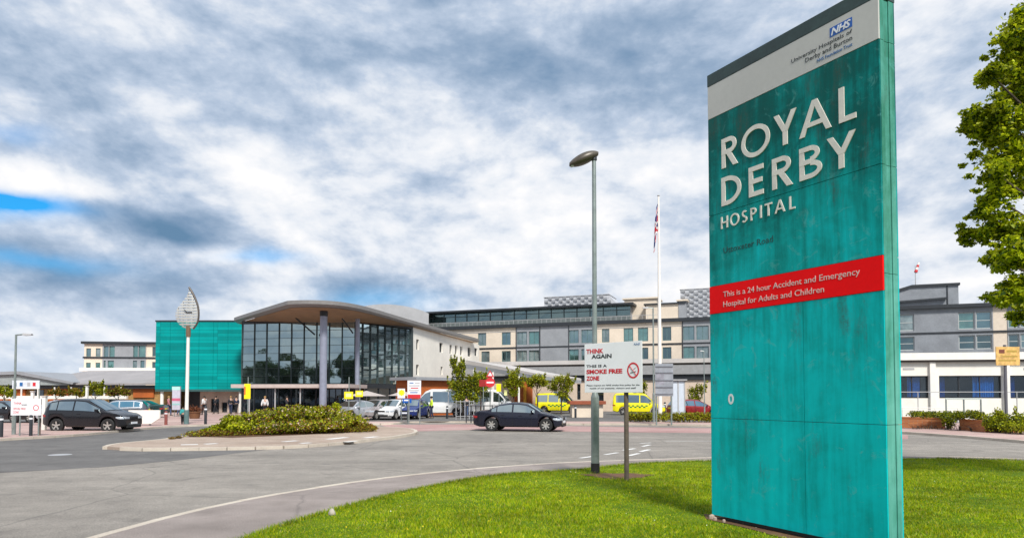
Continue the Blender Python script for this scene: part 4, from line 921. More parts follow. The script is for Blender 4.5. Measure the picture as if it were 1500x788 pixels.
# stepped tower
a, b = FR.at(1290)[0], FR.at(1416)[0]; k1_ = FR.at(1345)[0]; zt1 = FR.at(1390, 414)[1]; zt2 = FR.at(1330, 431)[1]
def prof_box(pts, o0, o1): m_ = MB(); m_.hull([FR.p(u, z, o1) for u, z in pts], [FR.p(u, z, o0) for u, z in pts]); return m_
tw = prof_box([(a, Z1 + .4), (b, Z1 + .4), (b, zt1), (k1_, zt1), (a, zt2)], -9, -2.5).build('roof_tower', mat('mid_grey_cladding', (.22, .235, .26), .5), wr, True)
prof_box([(k1_, zt1), (b + .15, zt1), (b + .15, zt1 + .28), (k1_, zt1 + .28), (a, zt2 + .28), (a, zt2)], -9.2, -2.3).build('coping', M['dark'], tw, True)
zs = FR.at(1360, 436)[1]; prof_box([(a, zs - .35), (FR.at(1397)[0], zs), (FR.at(1397)[0], zs + .22), (a, zs - .13)], -2.4, -1.9).build('ledge', M['dark'], tw, True)
us = FR.at(1398)[0]; prof_box([(us, Z1 + .4), (us + .12, Z1 + .4), (us + .12, zt1), (us, zt1)], -2.5, -2.42).build('joint', M['dark'], tw, True)
ws0 = FR.at(1355)[0]; wp = FR.p(ws0, zt1 + .28, -4)
ws_t = thing('windsock', 'red and white windsock on a thin mast above the stepped roof tower', 'windsock', wp); 
mb = MB(); mb.cyl(wp, wp + Vector((0, 0, 2.6)), .05, .04, 8); mb.build('mast', M['lightgrey'], ws_t, True)
for i in range(4):
    p0 = wp + Vector((.05 + .1 * i, 0, 1.75 + .30 * i)); p1 = p0 + Vector((.10, 0, .30)); mb = MB(); mb.cyl(p0, p1, .19 - .02 * i, .18 - .02 * i, 12); mb.build('sleeve', M['signred'] if i % 2 == 0 else M['white'], ws_t, True, smooth=True)

# ---- low link building in front of the middle ward block
FK = Face(W(640, 560, 84).xy, W(1075, 560, 72).xy)
lk = thing('link_building', 'low pale link building with deep grey roof bands behind the young trees', 'building', FK.p(FK.L / 2, 0, -5))
zz = [FK.at(900, y)[1] for y in (527, 533, 536, 548, 549, 557)]
mb = MB(); FK.box(mb, 0, FK.L, zz[1], zz[0], -8, .5); mb.build('parapet', M['palegrey'], lk, True)
mb = MB(); FK.box(mb, 0, FK.L, zz[2], zz[1], -8, .2); mb.build('shadow_gap', mat('brownish_strip', (.11, .09, .08), .6), lk, True)
mb = MB(); FK.box(mb, 0, FK.L, zz[4], zz[2], -8, .35); mb.build('roof_band', mat('roof_band_grey', (.30, .30, .305), .5, var=.1), lk, True)
mb = MB(); FK.box(mb, 0, FK.L, zz[5], zz[4], -8, .1); mb.build('clerestory', M['dark'], lk, True)
holes = px_rects(FK, [(845, 850, 562, 585), (872, 884, 570, 592), (925, 940, 575, 590)])
holes = [(a_, b_2, max(.3, c_), d_) for a_, b_2, c_, d_ in holes]
mb = MB(); FK.wall(mb, 0, FK.L, 0, zz[5], holes, .3, o=-.1); mb.build('wall', mat('peach_render', (.62, .50, .40), .8, var=.08), lk, True)
for h_ in holes: window(FK, lk, *h_, M['darkglass'], M['dark'], -.25, 0)
for (x0, x1) in [(690, 712), (752, 780)]:
    a_, b_2 = FK.at(x0)[0], FK.at(x1)[0]; mb = MB(); FK.box(mb, a_, b_2, 0, zz[5] - .1, -.05, .25); mb.build('terracotta_bay', M['terra'], lk, True)
a_ = FK.at(768)[0]; mb = MB(); FK.box(mb, a_, a_ + .35, 0.5, zz[5] - .5, .25, .30); mb.build('lit_strip', mat('lit_strip_amber', (.75, .36, .02), .5), lk, True)  # lit strip on the bay, its light painted in as amber colour
# sloping entrance roof in front of it
a1, b1_ = W(682, 533, 74), W(786, 550, 67)
sl = thing('sloping_roof', 'long pale sloping roof running down behind the trees right of the white wing', 'building', W(735, 600, 72).xy.to_3d())
mb = MB(); up = Vector((0, 0, .22)); bk_ = Vector((5, 6, -.35))
mb.hull([a1, b1_, b1_ + up, a1 + up * 2], [a1 + bk_, b1_ + bk_, b1_ + up + bk_, a1 + up * 2 + bk_]); mb.build('roof', M['palegrey'], sl, True)
mb = MB(); mb.hull([a1 - up * 2.2, b1_ - up * 1.5, b1_ - up * .05, a1 - up * .05], [a1 - up * 2.2 + bk_, b1_ - up * 1.5 + bk_, b1_ - up * .05 + bk_, a1 - up * .05 + bk_]); mb.build('fascia', M['grey'], sl, True)
for px, D in ((694, 72.8), (722, 71), (760, 68.4)):
    p = W(px, 600, D); mb = MB(); mb.cyl((p.x, p.y, 0), (p.x, p.y, a1.z + (b1_.z - a1.z) * (px - 676) / 116 - .4), .1, .1, 8); mb.build('post', M['white'], sl, True)
bm_ = W(704, 520, 78)

# ---- white low building at right with curtained windows
FW = Face(W(1120, 600, 54).xy, W(1620, 600, 50).xy)
lw = thing('white_building', 'long low white building with blue curtained windows at the right', 'building', FW.p(FW.L / 2, 0, -5))
z = [FW.at(1420, y)[1] for y in (516.5, 527, 530, 550, 583)]
bays = px_rects(FW, [(1140, 1200, 550, 583), (1212, 1278, 550, 583), (1290, 1361, 550, 583), (1376, 1468, 550, 583), (1480, 1566, 550, 583)]); bays = [(a_, b_2, z[4], z[3]) for a_, b_2, _, _ in bays]
mb = MB(); FW.wall(mb, 0, FW.L, 0, z[2], bays, .5); mb.build('wall', M['whitewall'], lw, True)
mb = MB(); FW.box(mb, 0, FW.L, z[1], z[0], -9, .45); mb.build('fascia', M['white'], lw, True)
mb = MB(); FW.box(mb, 0, FW.L, z[2] + .004, z[1] - .004, -9, .3); mb.build('gutter', mat('brownish_strip', (.11, .09, .08), .6), lw, True)
mb = MB(); FW.box(mb, 0, FW.L, 0, z[2], -8.8, -1.6); mb.build('core', M['grey'], lw, True)
for px in (1206, 1284, 1365.5, 1473.5):
    u = FW.at(px)[0]; mb = MB(); FW.box(mb, u - .2, u + .2, 0, z[1] - .01, .003, .22); mb.build('pilaster', M['white'], lw, True)
CLR = bpy.data.materials.new('clear_pane'); CLR.use_nodes = True; q = NG(CLR.node_tree)
gl_ = q.n('ShaderNodeBsdfGlossy', None, Color=(.8, .85, .9, 1), Roughness=.02); tr_ = q.n('ShaderNodeBsdfTransparent', None, Color=(.8, .87, .9, 1)); q.set(CLR.node_tree.nodes['Material Output'].inputs[0], q.n('ShaderNodeMixShader', None, i0=.05, i1=tr_, i2=gl_))
for k, (a_, b_2, c_, d_) in enumerate(bays):
    w = window(FW, lw, a_, b_2, c_, d_, CLR, M['dark'], -.2, 2, 0, fw=.09)
    mb = MB(); FW.box(mb, a_, b_2, c_ - .1, d_ + .1, -1.55, -1.5); mb.build('room_back', mat('room_dark', (.03, .035, .04), .9), lw, True)
    for (t0, t1) in [(.58, .92), (.04, .13)] if k != 2 else [(.60, .86)]:
        m_ = MB(); n2 = 30; u0, u1 = a_ + (b_2 - a_) * t0, a_ + (b_2 - a_) * t1
        m_.grid([[FW.p(u0 + (u1 - u0) * i / n2, zz_, -.45 + .05 * math.sin(i * 1.9)) for i in range(n2 + 1)] for zz_ in (c_, d_)]); m_.build('curtain', M['curtain'], lw, True, smooth=True)
for px in (1323, 1500):
    u, zv = FW.at(px + 8, 540); mb = MB(); FW.box(mb, u - .4, u + .4, zv - .07, zv + .07, .0, .03); mb.build('vent', M['lightgrey'], lw, True)
# handrails
def railing(label, pts, zs_, post, m_, rad=.025):
    t = thing('handrail', label, 'railing', (Vector(pts[0]) + Vector(pts[-1])) / 2)
    for z_ in zs_:
        mb = MB(); mb.tube([Vector(p) + Vector((0, 0, z_)) for p in pts], rad, 8); mb.build('rail', m_, t, True, smooth=True)
    for p, pz in post:
        mb = MB(); mb.cyl(p, Vector(p) + Vector((0, 0, pz)), rad * 1.25, rad * 1.25, 8); mb.build('post', m_, t, True)
    return t
def gp(px, D): p = W(px, 600, D); return Vector((p.x, D, 0))
h1 = W(1380, 574, 48).z
railing('high grey handrail crossing in front of the blue curtained windows', [gp(1318, 48), gp(1412, 47.6), gp(1520, 47.2)], [h1], [(gp(1345, 47.9), h1), (gp(1490, 47.3), h1)], M['lightgrey'])
h2 = W(1380, 584, 45).z
railing('looped grey handrail with upright posts above the brick planters', [gp(1385, 44.6), gp(1437, 44.2)], [h2], [(gp(1386, 44.5), h2), (gp(1412, 44.4), h2), (gp(1437, 44.2), h2)], M['galv'], .04)
h3 = W(1350, 600, 46).z
railing('low pale handrail along the ramp of the white building', [gp(1318, 46.5), gp(1405, 46)], [h3 * .55 + .35, h3 + .12], [(gp(1322, 46.5), h3 + .12), (gp(1370, 46.2), h3 + .12), (gp(1403, 46), h3 + .12)], M['white'])
# brick planters
def brick_mat():
    m = bpy.data.materials.new('orange_brick'); m.use_nodes = True; q = NG(m.node_tree); b = m.node_tree.nodes['Principled BSDF']
    co = q.n('ShaderNodeTexCoord').outputs['Object']; s = q.n('ShaderNodeSeparateXYZ', None, i0=co).outputs
    br = q.n('ShaderNodeTexBrick', None, Vector=q.n('ShaderNodeCombineXYZ', None, X=q.m('ADD', s[0], s[1]), Y=s[2], Z=0.0).outputs[0], Color1=(.34, .10, .03, 1), Color2=(.48, .17, .05, 1), Mortar=(.28, .2, .14, 1), Scale=1.0)
    br.inputs['Brick Width'].default_value = .22; br.inputs['Row Height'].default_value = .075; br.inputs['Mortar Size'].default_value = .006
    q.set(b.inputs['Base Color'], br.outputs[0]); b.inputs['Roughness'].default_value = .85; return m
M['brick'] = brick_mat()
def planter(label, x0, D0, x1, D1, h, depth):
    F = Face(gp(x0, D0).xy, gp(x1, D1).xy); t = thing('brick_planter', label, 'planter', F.p(F.L / 2, 0, -depth / 2))
    mb = MB(); F.box(mb, 0, F.L, 0, h - .08, -.2, 0); F.box(mb, 0, F.L, 0, h - .08, -depth, -depth + .2); F.box(mb, 0, .2, 0, h - .08, -depth + .2, -.2); F.box(mb, F.L - .2, F.L, 0, h - .08, -depth + .2, -.2); mb.build('wall', M['brick'], t, True)
    mb = MB(); F.box(mb, -.03, F.L + .03, h - .08, h, -.23, .03); mb.build('coping', mat('brick_coping', (.40, .14, .05), .8, var=.2, scale=5), t, True)
    mb = MB(); F.box(mb, .2, F.L - .2, h - .25, h - .12, -depth + .2, -.2); mb.build('earth', M['soil'], t, True)
    return F
PL1 = planter('long low orange brick planter nearest the big teal sign', 1310, 38.5, 1384, 37.5, .62, 1.6)
PL2 = planter('short orange brick planter below the looped handrail', 1405, 36.2, 1443, 33.8, .58, 1.6)

# ---- distant block and low roofs at left
FD = Face(W(122, 500, 110).xy, W(260, 500, 112).xy)
db = thing('distant_ward_block', 'small distant two storey row of cream and grey bays left of the turquoise building', 'building', FD.p(FD.L / 2, 0, -5))
zd = [FD.at(175, y)[1] for y in (500.5, 504, 522.5, 525, 539, 544)]
items = [(125, 132, 510, 522), (139, 146, 510, 522), (151, 158, 507, 523), (159, 167, 507, 523), (194, 201, 506, 523), (202, 212, 506, 523), (222, 230, 508, 522), (125, 132, 531, 539), (139, 146, 531, 539), (151, 154, 528, 539), (157, 166, 528, 539), (194, 200, 528, 539), (205, 211, 528, 539), (222, 230, 530, 539)]
rd = px_rects(FD, items)
for x0, x1, kd in [(122, 149, 'cream'), (149, 213, 'grey'), (213, 262, 'cream')]:
    a_, b_2 = FD.at(x0)[0], FD.at(x1)[0]; a_ = max(a_, 0); hh = [h_ for h_ in rd if a_ <= (h_[0] + h_[1]) / 2 < b_2]; mb = MB(); FD.wall(mb, a_, b_2, 0, zd[1], hh, .3, o=0 if kd == 'cream' else .05); mb.build('wall' if kd == 'cream' else 'cladding', M[kd], db, True)
for h_ in rd: window(FD, db, *h_, M['winglass'], FRAME, -.15, 0, fw=.1)
mb = MB(); FD.box(mb, -.2, FD.L, zd[1], zd[0], -8, .4); mb.build('eaves', M['dark'], db, True)
mb = MB(); FD.box(mb, 0, FD.L, zd[3], zd[2], -.1, .12); mb.build('string_course', M['dark'], db, True)
mb = MB(); FD.box(mb, 0, FD.L, zd[5], zd[4], -.1, 1.2); mb.build('ledge', M['white'], db, True)
mb = MB(); FD.box(mb, .05, FD.L, 0, zd[1] - .1, -8, -.7); mb.build('core', M['grey'], db, True)
FE = Face(W(-160, 560, 78).xy, W(262, 560, 74).xy)
le = thing('low_building', 'low building with an orange panelled front and wide pale pitched roof at left', 'building', FE.p(FE.L / 2, 0, -5))
ze = [FE.at(110, y)[1] for y in (541, 551, 562, 567, 582)]
def fprof(F, pts, o0, o1, name, m_, par): m2 = MB(); m2.hull([F.p(F.at(x, y)[0], F.at(x, y)[1], o1) for x, y in pts], [F.p(F.at(x, y)[0], F.at(x, y)[1], o0) for x, y in pts]); return m2.build(name, m_, par, True)
mb = MB(); u0 = FE.at(30)[0]; zr = ze[0]
mb.hull([FE.p(u0, ze[2] - .12, .8), FE.p(FE.L, ze[2] - .12, .8), FE.p(FE.L, ze[2] + .05, .8), FE.p(u0, ze[2] + .05, .8)], [FE.p(u0 + 1, zr, -9), FE.p(FE.L, zr, -9), FE.p(FE.L, zr + .2, -9), FE.p(u0 + 1, zr + .2, -9)]); mb.build('roof', M['roofgrey'], le, True)
fprof(FE, [(-160, 552), (35, 544), (40, 544), (120, 560), (118, 563), (38, 548.5), (-160, 556)], -6, 1.2, 'gable_roof', M['grey'], le)
fprof(FE, [(-160, 556), (38, 549), (110, 562), (110, 564), (-160, 564)], -5, .9, 'gable_wall', mat('pale_green_grey_panel', (.27, .30, .30), .6), le)
fprof(FE, [(-160, 564.5), (262, 564), (262, 569), (-160, 569.5)], -5, .5, 'clerestory', M['dark'], le)
mb = MB(); FE.box(mb, 0, FE.L, 0, ze[3], -5, -.05); mb.build('wall', mat('ochre_wall', (.34, .20, .07), .8, var=.35, scale=.6), le, True)
for x0, x1 in [(-120, -60), (-30, 4), (14, 38), (72, 100), (196, 226)]:
    a_, b_2 = FE.at(x0)[0], FE.at(x1)[0]; mb = MB(); FE.box(mb, a_, b_2, ze[4] if x0 > 150 else 1.0, ze[3], -.04, .12); mb.build('terracotta_bay', M['terra'], le, True)
for x0 in (50, 110, 135, 160):
    a_, b_2 = FE.at(x0)[0], FE.at(x0 + 14)[0]; mb = MB(); FE.box(mb, a_, b_2, .9, ze[3] - .3, -.04, .03); mb.build('window', M['darkglass'], le, True)
mb = MB(); FE.box(mb, 0, FE.at(196)[0], FE.at(100, 584)[1], FE.at(100, 579.5)[1], .9, 1.2); mb.build('white_band', M['white'], le, True)
for px in range(-150, 200, 24):
    u = FE.at(px)[0]; mb = MB(); FE.box(mb, u, u + .12, 0, ze[3], 1.0, 1.1); mb.build('post', M['white'], le, True)
# trees and roofs closing the horizon far away
FZ = thing('far_building', 'grey strip of far roofs just above the horizon at the far left', 'building', (-150, 170, 0))
mb = MB(); p = W(-200, 572, 170); q2 = W(120, 569, 170); mb.box(p.x, q2.x, 170, 176, 0, q2.z); mb.build('wall', M['palegrey'], FZ, True)
# ------------------------------------------------------------------ vehicles
def lerp_tab(tab, x):
    if x <= tab[0][0]: return tab[0][1]
    for (a, va), (b, vb) in zip(tab, tab[1:]):
        if x <= b:
            t = (x - a) / (b - a); return va + (vb - va) * t
    return tab[-1][1]
def smooth_tab(tab, x, r=.05):
    return sum(lerp_tab(tab, x + r * k) for k in (-1, -.5, 0, .5, 1)) / 5
PAINT = {}
def paint(name, col, metal=.35):
    return mat('car_paint_' + name, col, .28, metal=metal, var=.04, coat=.35)
def make_car(name, label, cat, sp, col, group=None):
    """nose towards +x, centred, wheels on z=0"""
    L_, Wd = sp['L'], sp['W']; hw = Wd / 2; xr, xf, wr_ = sp['xr'], sp['xf'], sp['r']; belt, top = sp['belt'], sp['top']; tumble = sp.get('tumble', .40)
    t = thing(name, label, cat, (0, 0, 0), 0, group)
    def halfw(x):
        e = min(x, L_ - x); rr = sp.get('nose', .5); k = max(0, 1 - e / rr) ** 2
        return hw * (1 - sp.get('taper', .20) * k)
    def bottom(x):
        z = sp.get('sill', .22) + (.10 * max(0, 1 - x / .35) + .06 * max(0, 1 - (L_ - x) / .3)); ra = wr_ + .06
        for c in (xr, xf):
            if abs(x - c) < ra: z = max(z, wr_ + math.sqrt(ra * ra - (x - c) ** 2))
        return z
    def ring(x, off=0.0):
        w = halfw(x); zb, zl = bottom(x), smooth_tab(belt, x); zt = max(smooth_tab(top, x, .04), zl); h = zt - zl; zb = min(zb, zl - .1)
        ws1 = w * .965 - tumble * h * .9 - .02; zm = zb + (zl - zb) * .55
        return [(0, zb), (w * .86, zb), (w * .985, min(zb + .07, zm - .02)), (w, zm), (w * .985, zl - .05 * min(1, h * 4)), (w * .955, zl), (ws1, zl + h * .93 - .008), (ws1 - .10, zl + h + .0), (ws1 * .5, zl + h + .022), (0, zl + h + .03)]
    xs = set([0, .04, .1, .18, L_ - .18, L_ - .1, L_ - .04, L_] + [L_ * k / 40 for k in range(41)])
    for c in (xr, xf):
        for k in range(15): xs.add(c + (wr_ + .06) * math.cos(math.pi * k / 14) * .9999)
    for tb in (belt, top):
        for a, _ in tb: xs.add(min(max(a, 0), L_))
    xs = sorted(xs); x0_ = L_ / 2
    rows = [[(x - x0_, y, z) for y, z in ring(x)] + [(x - x0_, -y, z) for y, z in ring(x)[-2:0:-1]] for x in xs]
    mb = MB(); mb.grid(rows, close=True); n = len(rows[0])
    for r_ in (rows[0], rows[-1]): mb.add(r_, [(i, i + 1, n - i - 2, n - i - 1) if i + 1 < n - i - 2 else (i, i + 1, n - i - 1) for i in range(1, n // 2)] + [(0, 1, n - 1)])
    mb.build('body', col, t, smooth=True)
    gm = sp.get('glass', M['carglass'])
    def side_patch(xa, xb, f0, f1, nm, m_, k=4, o=.012, nseg=16, base=5):
        for s_ in (1, -1):
            mb = MB(); rws = []
            for i in range(nseg + 1):
                x = xa + (xb - xa) * i / nseg; r_ = ring(x); a, b = Vector(r_[base]), Vector(r_[base + 1]); rw = []
                for f in (f0, (f0 + f1) / 2, f1): p = a.lerp(b, f); rw.append((x - x0_, s_ * (p.x + o), p.y))
                rws.append(rw)
            mb.grid(rws); w = mb.build(nm, m_, t, smooth=True)
    for xa, xb in sp['side']: side_patch(xa, xb, .08, .90, 'side_window', gm)
    def top_patch(xa, xb, nm, m_, inset=.0):
        mb = MB(); rws = []
        for i in range(13):
            x = xa + (xb - xa) * i / 12; r_ = ring(x); pts = [r_[7], r_[8], r_[9]]; row = [(y - (inset if j == 0 else 0), z) for j, (y, z) in enumerate(pts)]; row = row + [(-y, z) for y, z in row[-2::-1]]
            s_ = 1 if xa > L_ / 2 else -1
            rws.append([(x - x0_ + .012 * s_, y, z + .012) for y, z in row])
        mb.grid(rws); mb.build(nm, m_, t, smooth=True)
    if 'screen' in sp: top_patch(*sp['screen'], 'windscreen', gm)
    if 'rear' in sp: top_patch(*sp['rear'], 'rear_window', gm)
    # lamps on the corners, grille, plates
    zl = sp.get('lampz', .66)
    for s_ in (1, -1):
        for (xa, xb, nm, m_) in ((L_ - .42, L_ - .05, 'headlight', M['lamp']), (.03, .24, 'tail_light', M['redlamp'])):
            mb = MB(); rws = []
            for i in range(7):
                x = xa + (xb - xa) * i / 6; w = halfw(x) + .012; th = .055 + .03 * math.sin(math.pi * i / 6); zz_ = zl + sp.get('lampslope', .04) * (1 - i / 6 if nm == 'headlight' else 0) + (.12 if nm == 'tail_light' else 0)
                rws.append([(x - x0_, s_ * w * .94, zz_ + th), (x - x0_, s_ * (w * .995), zz_), (x - x0_, s_ * w * .985, zz_ - th)])
            wf = halfw(L_)
            mb.grid(rws); e = L_ if nm == 'headlight' else 0; sg_ = 1 if e else -1; wv = halfw(e)
            mb.hull([(e - x0_ + .012 * sg_, s_ * wv * .98, zz_ + .06), (e - x0_ + .012 * sg_, s_ * wv * .58, zz_ + .045), (e - x0_ + .012 * sg_, s_ * wv * .58, zz_ - .05), (e - x0_ + .012 * sg_, s_ * wv * .98, zz_ - .05)],
                    [(e - x0_ - .05 * sg_, s_ * wv * .98, zz_ + .06), (e - x0_ - .05 * sg_, s_ * wv * .58, zz_ + .045), (e - x0_ - .05 * sg_, s_ * wv * .58, zz_ - .05), (e - x0_ - .05 * sg_, s_ * wv * .98, zz_ - .05)])
            mb.build(nm, m_, t)
        mb = MB(); xm = sp['side'][-1][1] - .12; r_ = ring(xm); y0 = r_[5][0]; z0 = r_[5][1]
        mb.hull([(xm - x0_ - .06, s_ * (y0 - .02), z0 + .02), (xm - x0_ + .08, s_ * (y0 - .02), z0 + .03), (xm - x0_ + .06, s_ * (y0 - .02), z0 + .15), (xm - x0_ - .05, s_ * (y0 - .02), z0 + .14)], [(xm - x0_ - .04, s_ * (y0 + .19), z0 + .03), (xm - x0_ + .04, s_ * (y0 + .17), z0 + .05), (xm - x0_ + .03, s_ * (y0 + .17), z0 + .15), (xm - x0_ - .04, s_ * (y0 + .19), z0 + .16)])
        mb.build('wing_mirror', col, t, bevel=.015)
    wf = halfw(L_)
    mb = MB(); mb.box(L_ - x0_ - .04, L_ - x0_ + .012, -wf * .46, wf * .46, zl - .06, zl + .05); mb.build('grille', M['black'], t, bevel=.01)
    mb = MB(); mb.box(L_ - x0_ - .05, L_ - x0_ + .015, -wf * .85, wf * .85, .24, .38); mb.build('lower_intake', M['black'], t, bevel=.015)
    mb = MB(); mb.box(L_ - x0_ + .0, L_ - x0_ + .03, -.26, .26, .43, .54); mb.build('number_plate', M['signwhite'], t)
    mb = MB(); mb.box(-x0_ - .03, -x0_, -.26, .26, sp.get('plate', .72) - .055, sp.get('plate', .72) + .055); mb.build('number_plate', M['yellow'], t)
    for xd in sp.get('doors', []):
        for s_ in (1, -1):
            r_ = ring(xd); mb = MB(); mb.box(xd - x0_ - .09, xd - x0_ + .09, s_ * r_[4][0] - .02, s_ * r_[4][0] + .025 * s_ + .01, r_[4][1] - .10, r_[4][1] - .07); mb.build('door_handle', col, t, bevel=.006)
    for xd in sp.get('seams', []):
        for s_ in (1, -1):
            mb = MB(); rr_ = ring(xd); mb.grid([[(xd - x0_ + d_, s_ * (y + .003), z) for y, z in rr_[2:6]] for d_ in (-.006, .006)]); mb.build('door_seam', M['black'], t)
    for c in (xr, xf):
        for s_ in (1, -1):
            yo = s_ * (hw - .10); mb = MB(); w_ = .10
            mb.lathe([(wr_ * .62, -w_), (wr_ * .93, -w_), (wr_, -w_ * .75), (wr_, w_ * .75), (wr_ * .93, w_), (wr_ * .62, w_)], (c - x0_, yo, wr_), 'y', 26); tyre = mb.build('wheel', M['black'], t, smooth=True)
            mb = MB(); mb.lathe([(0, s_ * .085), (wr_ * .16, s_ * .09), (wr_ * .20, s_ * .06), (wr_ * .22, s_ * .035)], (c - x0_, yo, wr_), 'y', 16)
            mb.lathe([(wr_ * .58, s_ * .03), (wr_ * .64, s_ * .098), (wr_ * .70, s_ * .10), (wr_ * .72, s_ * .06)], (c - x0_, yo, wr_), 'y', 26)
            for k in range(sp.get('spokes', 7)):
                a = k * math.tau / sp.get('spokes', 7) + .3; p0 = Vector((c - x0_ + wr_ * .15 * math.cos(a), yo + s_ * .07, wr_ + wr_ * .15 * math.sin(a))); p1 = Vector((c - x0_ + wr_ * .66 * math.cos(a), yo + s_ * .085, wr_ + wr_ * .66 * math.sin(a)))
                mb.beam(p0, p1, .03, wr_ * .20, up=(math.sin(a), 0, -math.cos(a)))
            mb.build('rim', M['alloy'], tyre, smooth=False)
            mb = MB(); mb.lathe([(0, s_ * .02), (wr_ * .62, s_ * .02)], (c - x0_, yo, wr_), 'y', 20); mb.build('brake_backing', M['dark'], tyre)
    return t
SALOON = dict(L=4.52, W=1.82, r=.33, xr=.98, xf=3.74, belt=[(0, .62), (.04, .90), (.3, .98), (1.2, .95), (3.1, .90), (3.35, .92), (4.1, .80), (4.42, .70), (4.52, .52)],
              top=[(0, .62), (.04, .92), (.3, 1.02), (.75, 1.04), (1.35, 1.33), (1.9, 1.42), (2.35, 1.42), (2.75, 1.36), (3.42, .96), (4.1, .80), (4.52, .52)],
              side=[(.98, 1.22), (1.27, 2.02), (2.10, 3.18)], screen=(2.80, 3.40), rear=(.80, 1.36), doors=[1.55, 2.45], seams=[2.06, 3.02, 1.28], lampz=.62, plate=.70)
SUV = dict(L=4.40, W=1.84, r=.36, xr=.84, xf=3.54, belt=[(0, .70), (.03, .95), (.25, 1.14), (1.0, 1.12), (3.0, 1.06), (3.3, 1.08), (4.0, .97), (4.32, .84), (4.40, .62)],
           top=[(0, .70), (.03, 1.0), (.12, 1.25), (.42, 1.60), (.9, 1.71), (1.8, 1.73), (2.3, 1.68), (3.38, 1.11), (4.0, .97), (4.40, .62)],
           side=[(.42, .80), (.86, 1.66), (1.74, 3.1)], screen=(2.36, 3.34), rear=(.10, .44), doors=[1.05, 2.0], seams=[1.70, 2.85], lampz=.76, sill=.28, spokes=5, plate=.85, tumble=.32)
HATCH = dict(L=4.0, W=1.74, r=.31, xr=.72, xf=3.25, belt=[(0, .60), (.04, .86), (.25, .98), (1.0, .96), (2.7, .90), (3.0, .93), (3.6, .82), (3.92, .70), (4.0, .52)],
             top=[(0, .60), (.04, .98), (.35, 1.36), (.8, 1.46), (1.9, 1.47), (2.2, 1.42), (3.05, .96), (3.6, .82), (4.0, .52)],
             side=[(.48, .85), (.9, 1.72), (1.8, 2.85)], screen=(2.24, 3.02), rear=(.07, .40), doors=[1.1, 2.0], seams=[1.76], lampz=.64, plate=.8)
VAN = dict(L=5.2, W=1.95, r=.34, xr=1.05, xf=4.25, belt=[(0, .7), (.03, 1.15), (3.4, 1.15), (4.35, 1.12), (4.6, 1.08), (5.08, .86), (5.2, .62)],
           top=[(0, .7), (.02, 2.18), (.3, 2.28), (3.3, 2.30), (3.75, 2.12), (4.55, 1.20), (5.08, .88), (5.2, .62)], side=[(.35, 1.7), (1.8, 3.1), (3.3, 4.25)], screen=(3.80, 4.52), doors=[3.4], seams=[3.2, 4.2], lampz=.82, tumble=.10, taper=.12, sill=.30, spokes=5, plate=.9)
MPV = dict(L=4.7, W=1.88, r=.33, xr=.95, xf=3.75, belt=[(0, .7), (.03, 1.08), (2.9, 1.05), (3.8, 1.0), (4.2, .95), (4.62, .80), (4.7, .6)],
           top=[(0, .7), (.02, 1.7), (.25, 1.95), (1.5, 2.0), (2.7, 1.96), (3.0, 1.86), (3.8, 1.08), (4.62, .82), (4.7, .6)], side=[(.3, 1.3), (1.4, 2.4), (2.5, 3.5)], screen=(3.04, 3.76), rear=(.03, .24), doors=[1.6, 2.6], seams=[1.35, 2.45], lampz=.78, tumble=.16, taper=.14, sill=.26, spokes=5, plate=.85)
AMB = dict(L=5.9, W=2.05, r=.36, xr=1.25, xf=4.90, belt=[(0, .8), (.03, 1.2), (3.9, 1.2), (5.0, 1.16), (5.3, 1.10), (5.8, .90), (5.9, .65)],
           top=[(0, .8), (.02, 2.60), (.25, 2.70), (3.4, 2.70), (3.8, 2.62), (4.25, 2.20), (5.2, 1.22), (5.8, .92), (5.9, .65)], side=[(.8, 1.9), (2.2, 3.3), (4.1, 4.85)], screen=(4.32, 5.14), doors=[4.1], seams=[3.8, 4.9], lampz=.85, tumble=.08, taper=.10, sill=.34, spokes=5, plate=.9)
NAVY = paint('navy', (.004, .005, .016), 0); BLK = paint('black', (.005, .005, .008), 0); SILV = paint('silver', (.42, .43, .46)); WHT = paint('white', (.72, .72, .72), 0); GRY = paint('grey', (.10, .11, .13)); BLU = paint('blue', (.02, .04, .20)); REDP = paint('red', (.25, .01, .01)); YEL = paint('yellow', (.78, .70, .005), 0); DKG = paint('dark_green', (.02, .05, .05))
def ground_at(px, py, z=RZ): return G(px, py, z)
sal = make_car('parked_car', '', 'car', SALOON, NAVY); sal.name = 'saloon_car'
p = ground_at(762, 631.0); sal.location = (p.x, p.y + .3, RZ); sal.rotation_euler = (0, 0, R(-13)); sal.scale = (1.07,) * 3; sal['label'] = 'dark navy four door saloon driving on the road between hedge island and notice'
suv = make_car('suv_car', 'black compact sport utility car with a long sloping windscreen on the road at far left', 'car', SUV, BLK)
p = ground_at(131, 632.4); suv.location = (p.x + .1, p.y + .15, RZ); suv.rotation_euler = (0, 0, R(-2)); 
PG = 'cars parked outside the hospital'
def park(spec, colm, nm, label, px, D, rz, cat='car', z=.01, group=PG):
    t = make_car(nm, label, cat, spec, colm, group); p = W(px, 600, D); t.location = (p.x, D, z); t.rotation_euler = (0, 0, R(rz)); return t
park(SALOON, SILV, 'parked_car', 'silver parked car half hidden by the right end of the hedge', 521, 50, -118)
park(HATCH, paint('pinkish_silver', (.40, .36, .36)), 'parked_car', 'pinkish silver hatchback parked between a silver car and a white car', 551, 51.5, -112)
park(HATCH, WHT, 'parked_car', 'white hatchback parked directly left of the blue car', 578, 52, -110)
park(HATCH, BLU, 'parked_car', 'blue parked car below the red and white direction board', 605, 53, -100)
park(HATCH, GRY, 'parked_car', 'dark grey parked car seen behind the black sport utility car', 172, 48, -160)
